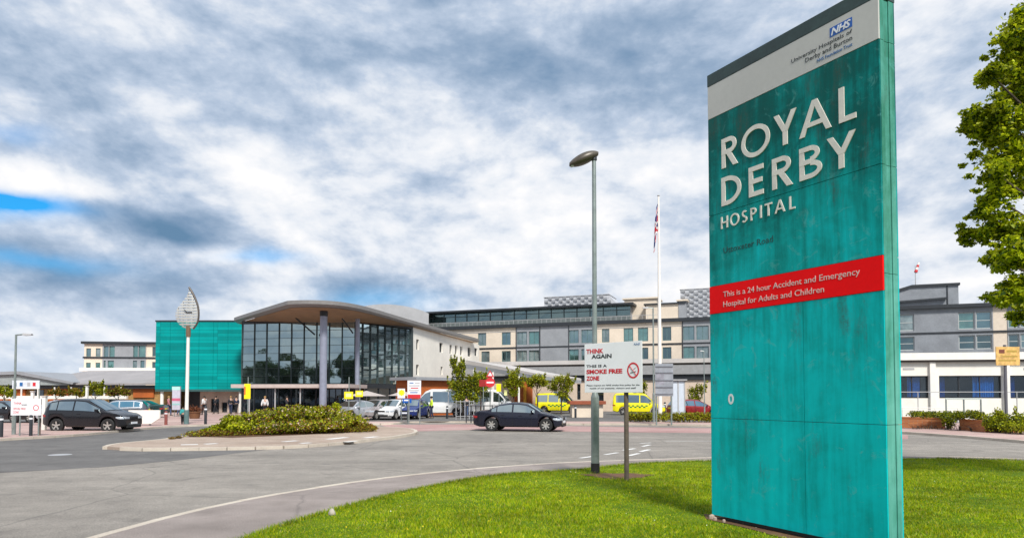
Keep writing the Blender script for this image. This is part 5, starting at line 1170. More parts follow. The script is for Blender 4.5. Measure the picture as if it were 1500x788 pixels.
park(SALOON, DKG, 'parked_car', 'dark green saloon parked left of the white pillar under the turquoise building', 200, 56, -170)
park(HATCH, SILV, 'parked_car', 'silver hatchback showing above the rear of the black sport utility car', 84, 46, -175)
park(SALOON, BLK, 'parked_car', 'black saloon cut off by the left edge of the picture behind the small notice', 6, 46, -5)
park(SALOON, GRY, 'parked_car', 'mid grey saloon parked under the white band left of the smoke free notice rail', 128, 62, -10)
park(HATCH, REDP, 'parked_car', 'dark red hatchback parked behind the low hedge left of the teal sign', 1016, 54, 10)
park(VAN, WHT, 'white_van', 'white minibus style van with long side windows beside the worker in yellow', 646, 58, 172, 'van', group='vans')
v2 = park(VAN, WHT, 'white_van', 'plain white van parked under the no entry sign behind the navy saloon', 715, 62, -12, 'van', group='vans')
def ambulance(label, px, D, rz):
    t = park(MPV, YEL, 'ambulance', label, px, D, rz, 'ambulance', group='yellow ambulances')
    mb = MB(); mb.box(-.5, -.2, -.6, .6, 2.02, 2.13); mb.build('light_bar', M['blue'], t, bevel=.02)
    for s_ in (1, -1):
        mb = MB()
        for k in range(9): 
            for r_ in (0, 1):
                if (k + r_) % 2: x = -1.0 + k * .20; mb.box(x, x + .20, s_ * .938 - .004, s_ * .938 + .004, .66 + r_ * .12, .78 + r_ * .12)
        mb.build('chequer_band', mat('ambulance_green', (.02, .20, .05), .4, var=.05), t)
    return t
ambulance('yellow ambulance parked under the trees left of the smoke free notice', 820, 68, -16)
ambulance('yellow ambulance seen between the notice post and the flagpole', 936, 63, -12)

# ------------------------------------------------------------------ people
def skin_mesh(name, verts, edges, radii, m, parent, sub=1, root=0):
    me = bpy.data.meshes.new(name); me.from_pydata(verts, edges, []); o = bpy.data.objects.new(name, me); C.objects.link(o)
    md = o.modifiers.new('s', 'SKIN'); sv = me.skin_vertices[0].data
    for i, r_ in enumerate(radii): sv[i].radius = r_ if isinstance(r_, tuple) else (r_, r_); sv[i].use_root = (i == root)
    md2 = o.modifiers.new('u', 'SUBSURF'); md2.levels = sub
    bpy.context.view_layer.update(); me2 = bpy.data.meshes.new_from_object(o.evaluated_get(bpy.context.evaluated_depsgraph_get())); bpy.data.objects.remove(o)
    me2.name = name; me2.materials.clear(); me2.materials.append(m); me2.polygons.foreach_set('use_smooth', [True] * len(me2.polygons))
    o = bpy.data.objects.new(name, me2); C.objects.link(o); o.parent = parent; return o
def person(label, loc, rz, topm, legm, hairm, stride=.18, arm=.08, sc=1.0, group='people outside the entrance'):
    t = thing('person', label, 'person', loc, rz, group); s = stride
    J = dict(pel=(0, 0, .95), chest=(.01, 0, 1.30), neck=(.0, 0, 1.47), head=(.02, 0, 1.60), crown=(.02, 0, 1.70), sl=(0, .18, 1.40), el=(-arm, .23, 1.13), hl=(arm * .6, .24, .88), sr=(0, -.18, 1.40), er=(arm, -.23, 1.13), hr=(arm * 2.2, -.22, .90),
             tl=(.0, .09, .90), kl=(s * .55, .10, .50), al=(s * .7, .10, .08), fl=(s * .7 + .15, .10, .04), tr=(0, -.09, .90), kr=(-s * .3, -.10, .50), ar=(-s * 1.1, -.10, .09), fr=(-s * 1.1 + .14, -.10, .04))
    ks = list(J); idx = {k: i for i, k in enumerate(ks)}; V = [tuple(c * sc for c in J[k]) for k in ks]
    E_ = [('pel', 'chest'), ('chest', 'neck'), ('neck', 'head'), ('head', 'crown'), ('chest', 'sl'), ('sl', 'el'), ('el', 'hl'), ('chest', 'sr'), ('sr', 'er'), ('er', 'hr'), ('pel', 'tl'), ('tl', 'kl'), ('kl', 'al'), ('al', 'fl'), ('pel', 'tr'), ('tr', 'kr'), ('kr', 'ar'), ('ar', 'fr')]
    Rr = dict(pel=(.13, .10), chest=(.15, .10), neck=.055, head=(.085, .10), crown=.07, sl=.06, el=.042, hl=.035, sr=.06, er=.042, hr=.035, tl=.085, kl=.055, al=.04, fl=.035, tr=.085, kr=.055, ar=.04, fr=.035)
    skin_mesh('body', V, [(idx[a], idx[b]) for a, b in E_], [Rr[k] for k in ks], M['skin'], t, 1)
    def garment(nm, keys, grow, m_):
        ii = {k: i for i, k in enumerate(keys)}; ed_ = [(ii[a], ii[b]) for a, b in E_ if a in ii and b in ii]
        rr = [tuple(q_ + grow for q_ in Rr[k]) if isinstance(Rr[k], tuple) else Rr[k] + grow for k in keys]
        skin_mesh(nm, [tuple(c * sc for c in J[k]) for k in keys], ed_, rr, m_, t, 1)
    J['hl'] = tuple(a + (b - a) * .85 for a, b in zip(J['el'], J['hl'])); J['hr'] = tuple(a + (b - a) * .85 for a, b in zip(J['er'], J['hr']))
    garment('jacket', ['chest', 'pel', 'sl', 'el', 'hl', 'sr', 'er', 'hr'], .025, topm); garment('trousers', ['pel', 'tl', 'kl', 'al', 'tr', 'kr', 'ar'], .02, legm)
    mb = MB(); rows = []
    for i in range(6):
        ph = math.pi * .62 * i / 5; rows.append([((-.005 + .112 * math.sin(ph) * math.cos(a)) * sc, .098 * math.sin(ph) * math.sin(a) * sc, (1.63 + .12 * math.cos(ph)) * sc) for a in [k * math.tau / 12 for k in range(12)]])
    mb.grid(rows, close=True); mb.build('hair', hairm, t, smooth=True)
    for sx_ in (('al', 'fl'), ('ar', 'fr')):
        a, b = Vector(J[sx_[0]]) * sc, Vector(J[sx_[1]]) * sc; mb = MB(); mb.hull([(a.x - .06, a.y - .045, .0), (b.x + .05, b.y - .04, .0), (b.x + .05, b.y + .04, .0), (a.x - .06, a.y + .045, .0)], [(a.x - .05, a.y - .04, .10), (b.x, b.y - .03, .06), (b.x, b.y + .03, .06), (a.x - .05, a.y + .04, .10)]); mb.build('shoe', M['black'], t, bevel=.01)
    return t
cloth = lambda n_, c_: mat('cloth_' + n_, c_, .85, var=.12, scale=6)
CB, CN, CT, CP, CHV, CW, CR, CJ = cloth('black', (.015, .015, .02)), cloth('navy', (.02, .03, .07)), cloth('teal', (.03, .28, .28)), cloth('pink', (.40, .15, .17)), cloth('hi_vis', (.62, .85, .04)), cloth('white', (.6, .6, .6)), cloth('rust', (.25, .05, .02)), cloth('denim', (.05, .08, .16))
HB, HF = cloth('dark_hair', (.02, .014, .01)), cloth('fair_hair', (.3, .18, .07))
def gpt(px, D, z=.012): p = W(px, 600, D); return (p.x, D, z)
person('person dressed all in black walking by the pale wall, left of the recessed doorways', gpt(316, 66), R(200), CB, CB, HB, .22)
person('person in a black coat standing before the pale wall nearest its right corner', gpt(338, 65), R(80), CB, CN, HF, .05)
person('second person in a navy jacket touching the right corner of the pale wall', gpt(346, 66.5), R(-100), CN, CB, HB, .08)
person('person in a white top and dark trousers near the black bollard before the pale wall', gpt(299, 63), R(150), CW, CB, HB, .2)
person('person in a rust jacket standing left of the white clock mast', gpt(262, 62), R(20), CR, CJ, HB, .1)
person('person in a pink top walking in the dark recess below the turquoise building', gpt(247, 60), R(10), CP, CJ, HF, .24)
person('short person in a teal coat standing at the foot of the clock mast', gpt(268.5, 43.2), R(120), CT, CB, HB, .05, sc=.62)
person('person in a fluorescent yellow jacket and dark trousers beside the white van', gpt(632, 54), R(190), CHV, CN, HB, .12)
person('person in dark clothes standing behind the white rails by the second white van', gpt(683, 55), R(90), CB, CJ, HB, .08)
person('person in a light top waiting under the entrance canopy right of the yellow sign', gpt(388, 57), R(-90), CW, CB, HF, .05)
person('person in a dark coat crossing under the middle of the entrance canopy', gpt(420, 56), R(0), CB, CB, HB, .25)

# ------------------------------------------------------------------ clock mast with leaf-shaped head
cb = G(273, 621); cb.z = 0; ct = lambda y: W(278, y, cb.y).z
cm = thing('clock_mast', 'tall white mast with a leaf shaped clock head in front of the turquoise building', 'clock', cb)
mb = MB(); mb.cyl((cb.x, cb.y, 0), (cb.x + .03, cb.y, ct(492)), .115, .09, 18); mb.build('pole', M['white'], cm, True, smooth=True)
mb = MB(); mb.cyl((cb.x, cb.y, 0), (cb.x, cb.y, .9), .15, .15, 18); mb.build('base_sleeve', mat('teal_grey_sleeve', (.10, .17, .17), .5), cm, True, smooth=True)
mb = MB(); mb.cyl((cb.x + .03, cb.y, ct(493)), (cb.x + .03, cb.y, ct(477)), .14, .14, 16); mb.build('collar', mat('bronze_collar', (.16, .10, .06), .5), cm, True, smooth=True)
outline = [(275.5, 482), (266, 478), (259, 470), (257, 462), (259, 453), (265, 445), (271, 437), (275.5, 430), (277.5, 421), (282, 428), (287, 437), (291, 446), (292.5, 456), (291, 468), (287, 477), (281, 482)]
ol = smooth_line([W(x, y, cb.y) for x, y in outline] + [W(*outline[0], cb.y)], 4)[:-1]
cen_ = W(276, 458, cb.y); rows = []
for t_, th in ((1.0, .02), (.93, .06), (.6, .12), (.25, .15), (.02, .16)): rows.append([cen_.lerp(p, t_) + Vector((0, -th, 0)) for p in ol])
rowsb = [[Vector((p.x, 2 * cb.y - p.y, p.z)) for p in r_] for r_ in rows]
LEAFM = bpy.data.materials.new('pale_clock_mesh'); LEAFM.use_nodes = True; q = NG(LEAFM.node_tree); b = LEAFM.node_tree.nodes['Principled BSDF']
b.inputs['Base Color'].default_value = (.45, .45, .43, 1); b.inputs['Roughness'].default_value = .4
zz_ = q.n('ShaderNodeSeparateXYZ', None, i0=q.n('ShaderNodeTexCoord').outputs['Object']).outputs
band_ = q.m('GREATER_THAN', q.m('FRACT', q.m('MULTIPLY', zz_[2], 5.5)), .42); vert_ = q.m('GREATER_THAN', q.m('FRACT', q.m('MULTIPLY', zz_[0], 3.2)), .86)
q.set(LEAFM.node_tree.nodes['Material Output'].inputs[0], q.n('ShaderNodeMixShader', None, i0=q.m('MAXIMUM', band_, vert_), i1=q.n('ShaderNodeBsdfTransparent'), i2=b))
mb = MB(); mb.grid(rows, close=True); mb.grid(rowsb, close=True); mb.grid([rows[0], rowsb[0]], close=True); mb.build('leaf_head', LEAFM, cm, True, smooth=True)
mb = MB(); sp_pts = [W(x, y, cb.y) + Vector((0, -.08, 0)) for x, y in [(277.8, 421), (283.5, 430), (288, 440), (291, 450), (292, 462), (290, 473), (284, 482)]]; mb.tube(smooth_line(sp_pts, 3), .06, 8); mb.build('dark_spine', mat('spine_bronze', (.10, .085, .075), .4, metal=.4), cm, True, smooth=True)
for a, b in (((273.5, 457), (270, 454)), ((273.5, 457.5), (281, 457))):
    p, q_ = W(*a, cb.y - .20), W(*b, cb.y - .20); mb = MB(); mb.beam(p, q_, .04, .09, up=(0, 1, 0)); mb.build('clock_hand', M['black'], cm, True)

# ------------------------------------------------------------------ signs on posts
def post_sign(label, px, D, y0, y1, x0, x1, m_, post_top=None, post_m=None, name='road_sign', pr=.035, two=False, thick=.03, z0=0.0, cat='sign'):
    a, b = W(x0, y1, D), W(x1, y0, D); pb = W(px, 600, D)
    t = thing(name, label, cat, (pb.x, D, z0)); top_ = W(px, post_top, D).z if post_top else b.z
    for k in ([px] if not two else [x0 + 2.0, x1 - 2.0]):
        q_ = W(k, 600, D); mb = MB(); mb.cyl((q_.x, D, z0 - .05), (q_.x, D, top_), pr, pr, 10); mb.build('post', post_m or M['galv'], t, True, smooth=True)
    mb = MB(); mb.box(a.x, b.x, D - pr - thick, D - pr - .002, a.z, b.z); bd = mb.build('board', m_, t, True, bevel=.006)
    return t, bd, D - pr - thick, (a.x, b.x, a.z, b.z)
def panel(bd, x0, x1, y0, y1, D, f, m_, nm='panel', o=.004):
    a, b = W(x0, y1, D), W(x1, y0, D); mb = MB(); mb.box(a.x, b.x, f - o, f - .001, a.z, b.z); return mb.build(nm, m_, bd, True)
t, bd, f, e = post_sign('yellow sign on a thin post before the left part of the glass hall', 363, 50, 562, 584, 358, 367.5, M['yellow'], 552)
panel(bd, 358, 360.5, 566, 578, 50, f, mat('orange_print', (.6, .16, .02), .5))
t, bd, f, e = post_sign('yellow square sign on a pale post right of the big hall column', 511, 46, 573.5, 584, 504.5, 517.5, M['yellow'], 552)
panel(bd, 507, 515, 576, 581, 46, f, mat('pale_yellow_print', (.8, .8, .35), .5))
t, bd, f, e = post_sign('further right yellow sign of the pair beside the right end of the hedge', 527, 49, 572, 581, 521, 532, M['yellow'], 556)
panel(bd, 523, 530, 574, 578, 49, f, mat('pale_yellow_print', (.8, .8, .35), .5))
t, bd, f, e = post_sign('yellow rectangular sign beside the red no entry sign', 731, 56, 562, 573.5, 727, 734, M['yellow'])
t, bd, f, e = post_sign('small pale yellow sign low between the yellow sign and the trees', 741, 58, 571, 579, 738.5, 743, mat('pale_yellow_print', (.8, .8, .35), .5))
# no entry sign with red triangle above
D = 47; t = thing('no_entry_sign', 'round red no entry sign with a small red triangle above it on a grey post', 'sign', gpt(718, D, 0)); c = W(718, 560, D)
mb = MB(); mb.cyl((c.x, D, 0), (c.x, D, W(718, 543, D).z), .035, .035, 10); mb.build('post', M['galv'], t, True, smooth=True)
mb = MB(); mb.cyl((c.x, D - .07, c.z), (c.x, D - .04, c.z), .33, .33, 28); dsk = mb.build('disc', M['signred'], t, True)
mb = MB(); mb.box(c.x - .24, c.x + .24, D - .078, D - .0705, c.z - .055, c.z + .055); mb.build('white_bar', M['signwhite'], dsk, True)
c2 = W(718, 548, D); tr_ = lambda s_, y_: [Vector((c2.x - .28 * s_, y_, c2.z - .20 * s_)), Vector((c2.x + .28 * s_, y_, c2.z - .20 * s_)), Vector((c2.x, y_, c2.z + .28 * s_))]
mb = MB(); mb.hull(tr_(1, D - .07), tr_(1, D - .045)); tg = mb.build('triangle', M['signred'], t, True); mb = MB(); mb.hull(tr_(.55, D - .076), tr_(.55, D - .0705)); mb.build('inner_triangle', M['signwhite'], tg, True)
t, bd, f, e = post_sign('dark red square sign partly behind the no entry sign', 708, 50, 556, 566, 702, 713, mat('dark_red_sign', (.28, .01, .01), .5))
# direction board at centre
t, bd, f, e = post_sign('tall direction board with a pale top and a red lower panel by the parked cars', 607, 44.5, 557, 583, 597, 617, M['signwhite'], None, name='direction_board', two=True, pr=.04)
panel(bd, 597.5, 616.5, 577.5, 583, 44.5, f, M['signred'], 'red_panel')
for y_, x0_, x1_, m_ in [(560, 600, 606, M['inkblue']), (560, 608, 615, M['lightgrey']), (564, 599, 615, M['lightgrey']), (567.5, 602, 613, M['signred']), (571, 599, 614, M['lightgrey']), (574, 601, 612, M['inkblue'])]: panel(bd, x0_, x1_, y_, y_ + 1.4, 44.5, f, m_, 'text_line')
t, bd, f, e = post_sign('small blue sign below the sunflower poster left of the direction board', 597, 46, 583.5, 590, 590, 603, M['blue'], None, z0=0)
panel(bd, 592, 600, 585, 587, 46, f, M['signwhite'], 'text_line')
t, bd, f, e = post_sign('white poster board with a yellow flower beside the direction board', 588, 47, 569, 583, 582.5, 593.5, M['signwhite'], None, name='poster_board')
mb = MB(); c = W(588.5, 575, 47); mb.cyl((c.x, f - .006, c.z), (c.x, f - .001, c.z), .17, .17, 14)
for k in range(8): a = k * math.tau / 8; mb.box(c.x + .17 * math.cos(a) - .05, c.x + .17 * math.cos(a) + .05, f - .005 - .0001 * k, f - .001, c.z + .17 * math.sin(a) - .05, c.z + .17 * math.sin(a) + .05)
mb.build('flower_print', M['yellow'], bd, True)
# information totem beneath turquoise building
t, bd, f, e = post_sign('narrow white information totem with a pink band under the turquoise building', 259, 58, 566, 600, 253.5, 265.5, mat('totem_pale_lilac', (.5, .48, .56), .4), None, name='information_totem', thick=.16, two=True)
panel(bd, 253.6, 265.4, 566.3, 571, 58, f, mat('totem_mint', (.45, .75, .68), .4)); panel(bd, 253.6, 265.4, 583, 587, 58, f, mat('totem_pink', (.55, .12, .2), .4)); panel(bd, 253.6, 265.4, 590.5, 593, 58, f, mat('totem_aqua', (.3, .5, .5), .4))
# left notices
t, bd, f, e = post_sign('small white and red smoke free notice on posts by the kerb at far left', 57, 31, 583.5, 608, 17, 61.5, M['signwhite'], None, name='notice_sign', two=False, pr=.03)
xs_ = W(20, 600, 31).x
mb = MB(); mb.cyl((xs_ + .3, 31, 0), (xs_ + .3, 31, W(20, 600, 31).z), .03, .03, 8); mb.build('post', M['galv'], t, True, smooth=True)
tx = lambda b_, x_, y_, h_, w_, m_: text(b_, Vector((W(x_, 600, 31).x, f - .003, W(x_, y_, 31).z)), (1, 0, 0), h_, m_, bd, width=w_ * .031)
tx('THINK', 21, 592, .10, 12, M['signred']); tx('AGAIN', 33, 594, .08, 8, M['ink']); tx('SMOKE FREE', 21, 600, .10, 18, M['signred']); tx('ZONE', 21, 605, .10, 8, M['signred'])
cc2 = Vector((W(54, 600, 31).x, f - .001, W(54, 597, 31).z)); mb = MB(); ring(mb, cc2, Vector((1, 0, 0)), Vector((0, -1, 0)), .10, .13, 0, .004, n=20); mb.build('prohibition_ring', M['signred'], bd, True)
t, bd, f, e = post_sign('pale hospital direction sign with picture panels above the small notice', 30, 40, 557, 569.5, 19, 59, mat('pale_sign_blue_white', (.62, .66, .72), .4), None, name='direction_board', two=True)
for x_, m_ in ((21, 'ink'), (30, 'inkblue'), (41, 'lightgrey'), (49, 'signred')): panel(bd, x_, x_ + 4.5, 560, 565.5, 40, f, M[m_], 'picture_panel')
panel(bd, 19.2, 58.8, 568, 569.3, 40, f, M['white'], 'lower_edge')
for k, (px, w_, lab) in enumerate([(46, 3.5, 'white square pillar with a flat cap left of the pillar pair, above the notice'), (63.5, 5, 'wider white square pillar just left of the black sport utility car'), (126, 3, 'slim white pillar showing above the roof of the black sport utility car')]):
    D = (42, 36, 50)[k]; a, b = W(px - w_ / 2, 600, D), W(px + w_ / 2, 600, D); zt_ = W(px, (574, 581, 566)[k], D).z; t = thing('gate_pillar', lab, 'pillar', ((a.x + b.x) / 2, D, 0), group='white pillars')
    mb = MB(); mb.box(a.x, b.x, D, D + (b.x - a.x), 0, zt_); mb.build('shaft', M['white'], t, True, bevel=.01); mb = MB(); mb.box(a.x - .03, b.x + .03, D - .03, D + (b.x - a.x) + .03, zt_, zt_ + .06); mb.build('cap', M['palegrey'], t, True, bevel=.01)
# white board wall behind the sport utility car
D = 41; a, b = W(188, 600, D), W(234, 600, D); t = thing('barrier_wall', 'low white board wall with a slanted right end behind the black sport utility car', 'wall', ((a.x + b.x) / 2, D, 0))
mb = MB(); zt_ = W(210, 600.5, D).z; mb.hull([(a.x, D, .12), (b.x - .5, D, .12), (b.x, D, .45), (b.x, D, zt_), (a.x, D, zt_)], [(a.x, D + .12, .12), (b.x - .5, D + .12, .12), (b.x, D + .12, .45), (b.x, D + .12, zt_), (a.x, D + .12, zt_)]); mb.build('board', M['white'], t, True, bevel=.008)
for x_ in (a.x + .2, b.x - .7): mb = MB(); mb.box(x_, x_ + .1, D + .125, D + .2, 0, zt_ - .1); mb.build('leg', M['lightgrey'], t, True)
# backs of the road signs by the flagpole
t, bd, f, e = post_sign('grey back of a tall road sign, irregular and double, in front of the flagpole', 973, 43, 532.5, 580, 959.5, 985.5, mat('bare_aluminium', (.34, .36, .40), .4, metal=.4, var=.12), None, name='road_sign', two=True, pr=.05)
for y_ in (536, 545, 556, 566, 576): panel(bd, 960, 985, y_, y_ + 1.4, 43, f, mat('clip_rail_grey', (.22, .23, .26), .4, metal=.4), 'rail', .05)
panel(bd, 961, 972, 547, 563, 43, f, mat('sticker_grey', (.25, .25, .29), .4, var=.3), 'patch', .01)
D = 50; a, b = W(984, 600, D), W(1003, 600, D); z0_, z1_ = 0, W(990, 557, D).z; t = thing('bus_shelter', 'pale glazed shelter standing behind the grey backed road sign', 'shelter', ((a.x + b.x) / 2, D, 0))
for x_ in (a.x, (a.x + b.x) / 2, b.x):
    mb = MB(); mb.box(x_ - .04, x_ + .04, D - .04, D + .04, 0, z1_); mb.build('post', M['lightgrey'], t, True)
for x_ in (a.x, (a.x + b.x) / 2): mb = MB(); mb.box(x_ + .05, x_ + (b.x - a.x) / 2 - .05, D - .01, D + .01, .25, z1_ - .05); mb.build('pane', mat('frosted_pane', (.55, .60, .68), .3, var=.06), t, True)
mb = MB(); mb.box(a.x - .15, b.x + .15, D - .2, D + 1.2, z1_, z1_ + .08); mb.build('roof', M['lightgrey'], t, True)
# right hand yellow sign
t, bd, f, e = post_sign('weathered yellow sign with brown print on a grey post before the white building', 1474, 34.5, 508, 535, 1457, 1491, mat('faded_yellow_board', (.62, .38, .12), .6, var=.3, scale=6), 505, name='parking_sign', pr=.075, post_m=mat('post_dark_grey', (.12, .12, .14), .5), thick=.04)
panel(bd, 1461, 1469, 512, 517.5, 34.5, f, mat('brown_print', (.18, .05, .03), .6)); panel(bd, 1472, 1487, 513, 516, 34.5, f, mat('ochre_print', (.40, .27, .05), .6)); panel(bd, 1466, 1488, 521, 523, 34.5, f, mat('ochre_print', (.40, .27, .05), .6)); panel(bd, 1460, 1486, 527, 529, 34.5, f, mat('ochre_print', (.40, .27, .05), .6))
# bollards
def bollard(label, px, py, h, r_, m_, capm=None):
    p = G(px, py); t = thing('bollard', label, 'bollard', p, group='bollards')
    mb = MB(); mb.lathe([(r_, 0), (r_, h - .06), (r_ * .8, h - .015), (0, h)], n=16); mb.build('post', m_, t, smooth=True)
    mb = MB(); mb.lathe([(r_ + .004, h * .78), (r_ + .004, h * .86)], n=16); mb.build('reflective_band', capm or M['signwhite'], t)
    return t
bollard('dark bollard directly below the middle of the small white notice', 45, 638, .95, .07, M['dark'])
bollard('dark bollard cut off by the left edge of the picture', 1, 640, .95, .09, M['dark'])
bollard('slim grey bollard at the right end of the small white notice', 58, 637, 1.0, .04, M['brown'])
bollard('black bollard with a white head in front of the pale entrance wall', 301, 621, 1.15, .085, M['dark'])
bollard('reddish brown bollard left of the clock mast', 243, 622, .85, .09, mat('bollard_redbrown', (.22, .06, .05), .6))
bollard('black bollard standing right of the yellow ambulance nose', 843, 612, 1.0, .09, M['dark'])
bollard('black bollard in front of the white van door', 655, 613, 1.0, .09, M['dark'])
bollard('black bollard between flagpole foot and glazed shelter', 974, 608, 1.2, .1, M['dark'])
# tub planter near mast
p = G(285, 613); t = thing('tub_planter', 'round brown tub planter right of the clock mast foot', 'planter', p)
mb = MB(); mb.lathe([(0, 0.02), (.35, .02), (.45, .5), (.5, .5), (.5, .56), (.42, .56), (.40, .48), (0, .48)], n=18); mb.build('tub', mat('tub_brown', (.16, .07, .03), .7), t, smooth=True)
leaf_cloud('plant', np.array([p.x, p.y, .72]) + rng.normal(size=(260, 3)) * np.array([.26, .26, .12]) - np.array(p), .07, [leafmat('rust_leaf', (.20, .07, .03))], t)
# parasols and rails by the entrance
for k, (px, D, w_, lab) in enumerate([(537, 56, 1.6, 'pale parasol with a dark valance right of the yellow signs'), (590, 59, 1.3, 'small pale parasol nearly hidden behind the flower poster')]):
    q_ = W(px, 572, D); t = thing('parasol', lab, 'parasol', (q_.x, D, 0)); mb = MB(); mb.lathe([(0, q_.z), (w_ * .5, q_.z - .22), (w_, q_.z - .42), (w_, q_.z - .44), (0, q_.z - .06)], n=8); mb.build('canopy', mat('parasol_cloth', (.45, .40, .38), .8), t)
    mb = MB(); mb.cyl((0, 0, 0), (0, 0, q_.z - .05), .03, .03, 8); mb.build('pole', M['lightgrey'], t)
    mb = MB(); mb.lathe([(0, .09), (.26, .09), (.3, 0), (0, 0)], n=14); mb.build('base', M['dark'], t)
t = railing('white barred guard rail between the two white vans', [gp(668, 51), gp(694, 51)], [W(680, 588, 51).z, .25], [(gp(x_, 51), W(680, 586, 51).z) for x_ in (668, 674.5, 681, 687.5, 694)], M['lightgrey'], .022)
t = railing('dark guard rail behind the rear of the navy saloon', [gp(683, 45), gp(735, 45)], [W(680, 594, 45).z, .5, .22], [(gp(x_, 45), W(680, 593, 45).z) for x_ in (683, 690, 697, 709, 721, 735)], M['dark'], .03)
D = 56; a, b = W(838, 600, D), W(862, 600, D); t = thing('kiosk', 'low kiosk with a red brown roof edge right of the left ambulance', 'kiosk', ((a.x + b.x) / 2, D + 1, 0))
mb = MB(); mb.box(a.x, b.x + 1.2, D, D + 2, 0, W(850, 592, D).z); mb.build('wall', M['cream'], t, True); mb = MB(); mb.box(a.x - .2, b.x + 1.4, D - .3, D + 2.3, W(850, 592, D).z, W(850, 587, D).z); mb.build('roof', mat('red_brown_edge', (.28, .07, .03), .6), t, True, bevel=.02)

# ------------------------------------------------------------------ planting
LG = [leafmat('leaf_mid', (.21, .25, .008)), leafmat('leaf_bright', (.42, .45, .010)), leafmat('leaf_deep', (.055, .09, .010)), leafmat('leaf_olive', (.24, .20, .015))]
RED = [leafmat('leaf_red_brown', (.15, .05, .02)), leafmat('leaf_orange', (.32, .16, .02)), LG[3]]
BLOS = leafmat('blossom_pale', (.62, .46, .36), .2)
def tree(label, px, D, y_top, lobes_px, n, size, mats, trunk_r=.07, group='young trees by the car park', cat='tree', weights=None, name='young_tree', ground=0.0):
    b_ = W(px, 600, D); b_.z = ground; t = thing(name, label, cat, (b_.x, D, ground), group=group)
    k = D / 1000; L3 = []
    for (x_, y_, rx, ry) in lobes_px: c_ = W(x_, y_, D); L3.append((c_.x, D + random.uniform(-.4, .4) * rx * k, c_.z, rx * k, rx * k * .9, ry * k))
    topz = W(px, y_top, D).z; mb = MB(); pts = [(0, 0, 0), (.03, .02, topz * .35), (-.04, 0, topz * .6), (.02, .03, topz * .88)]
    mb.tube(pts, [trunk_r, trunk_r * .8, trunk_r * .5, trunk_r * .2], 8)
    for l in L3:
        s_ = Vector(pts[1]).lerp(Vector(pts[2]), random.random()); e_ = Vector((l[0] - b_.x, l[1] - D, l[2] - ground)); mb.tube([s_, s_.lerp(e_, .5) + Vector((0, 0, -.05)), e_], [trunk_r * .4, trunk_r * .25, trunk_r * .1], 6)
    mb.build('trunk', M['trunk'], t, smooth=True)
    wisps = []
    for l in L3:
        for _ in range(5):
            a_ = random.uniform(0, math.tau); u_ = random.uniform(.7, 1.25); bx, by, bz = l[0] + l[3] * math.cos(a_) * .8, l[1] + l[4] * math.sin(a_) * .8, l[2] + l[5] * random.uniform(-.6, .7)
            wisps.append((bx, by, bz, .13 * u_, .13 * u_, .26 * u_)); wisps.append((bx + .08 * math.cos(a_), by, bz + l[5] * .55, .07, .07, .2))
    leaf_cloud('crown', np.concatenate([blob_points([(l[0], l[1], l[2], l[3] * .85, l[4] * .85, l[5] * .85) for l in L3], int(n * .62), .1), blob_points(wisps, int(n * .4), .1)]), size, mats, t, True, weights=weights)
    return t
tree('largest young tree, bushy and dark at its base, right of the terracotta wall', 678, 56, 530, [(672, 545, 11, 13), (667, 565, 14, 14), (684, 566, 16, 18), (698, 556, 14, 12), (676, 583, 18, 12), (692, 584, 14, 10), (664, 531, 5, 9), (676, 534, 4, 7)], 8500, .085, LG, .09, weights=[5, 3, 4, 3])
tree('young tree with a yellow green crown just left of the no entry sign', 704, 60, 540, [(704, 553, 12, 12), (698, 570, 11, 13), (710, 566, 9, 12)], 3600, .08, LG, weights=[4, 4, 1, 3])
tree('narrow young tree between the yellow signs and the amber lit strip of wall', 752, 58, 538, [(752, 549, 10, 9), (746, 562, 10, 10), (758, 560, 10, 10), (752, 575, 9, 8)], 3300, .08, LG, weights=[4, 4, 1, 3])
tree('young tree with a thin bare trunk right of the amber lit strip of wall', 787, 58, 546, [(787, 554, 13, 8), (779, 562, 10, 8), (797, 561, 10, 7)], 2600, .08, LG, weights=[4, 4, 1, 3])
tree('spreading yellow green young tree above the left ambulance', 822, 64, 546, [(820, 556, 15, 9), (812, 567, 11, 10), (829, 568, 13, 12), (836, 560, 8, 8), (822, 578, 12, 6)], 4600, .08, LG, weights=[4, 4, 1, 3])
tree('low tree behind the shelter left of the big sign', 1022, 62, 560, [(1014, 573, 9, 9), (1026, 570, 9, 10), (1020, 583, 12, 7)], 1800, .08, LG)
tree('small tree showing between the notice and the flagpole', 944, 70, 556, [(944, 565, 6, 9), (941, 578, 7, 8)], 900, .09, LG)
LT = 'trees before the low left building'
tree('green tree at the extreme left edge before the low building', 6, 68, 560, [(2, 572, 12, 10), (14, 576, 8, 8)], 1500, .10, LG, group=LT, weights=[3, 4, 2, 1])
tree('rounded green tree, the fullest before the orange walls at left', 139, 68, 556, [(137, 566, 12, 9), (128, 574, 9, 7), (149, 574, 9, 7)], 2000, .10, LG, group=LT)
tree('olive autumn tinted tree left of the fullest left tree', 112, 71, 564, [(110, 573, 9, 7), (118, 577, 7, 6)], 900, .10, [LG[3], RED[1], LG[0]], group=LT)
tree('brownish olive tree between the fullest left tree and the orange end wall', 173, 70, 562, [(172, 572, 10, 8), (184, 574, 9, 7), (163, 577, 6, 5)], 1500, .10, [LG[3], RED[0], LG[0]], group=LT)
tree('small olive tree right next to the slanted grey gable at left', 82, 70, 566, [(80, 574, 8, 6), (90, 577, 7, 5)], 900, .10, [LG[3], RED[1], LG[2]], group=LT)
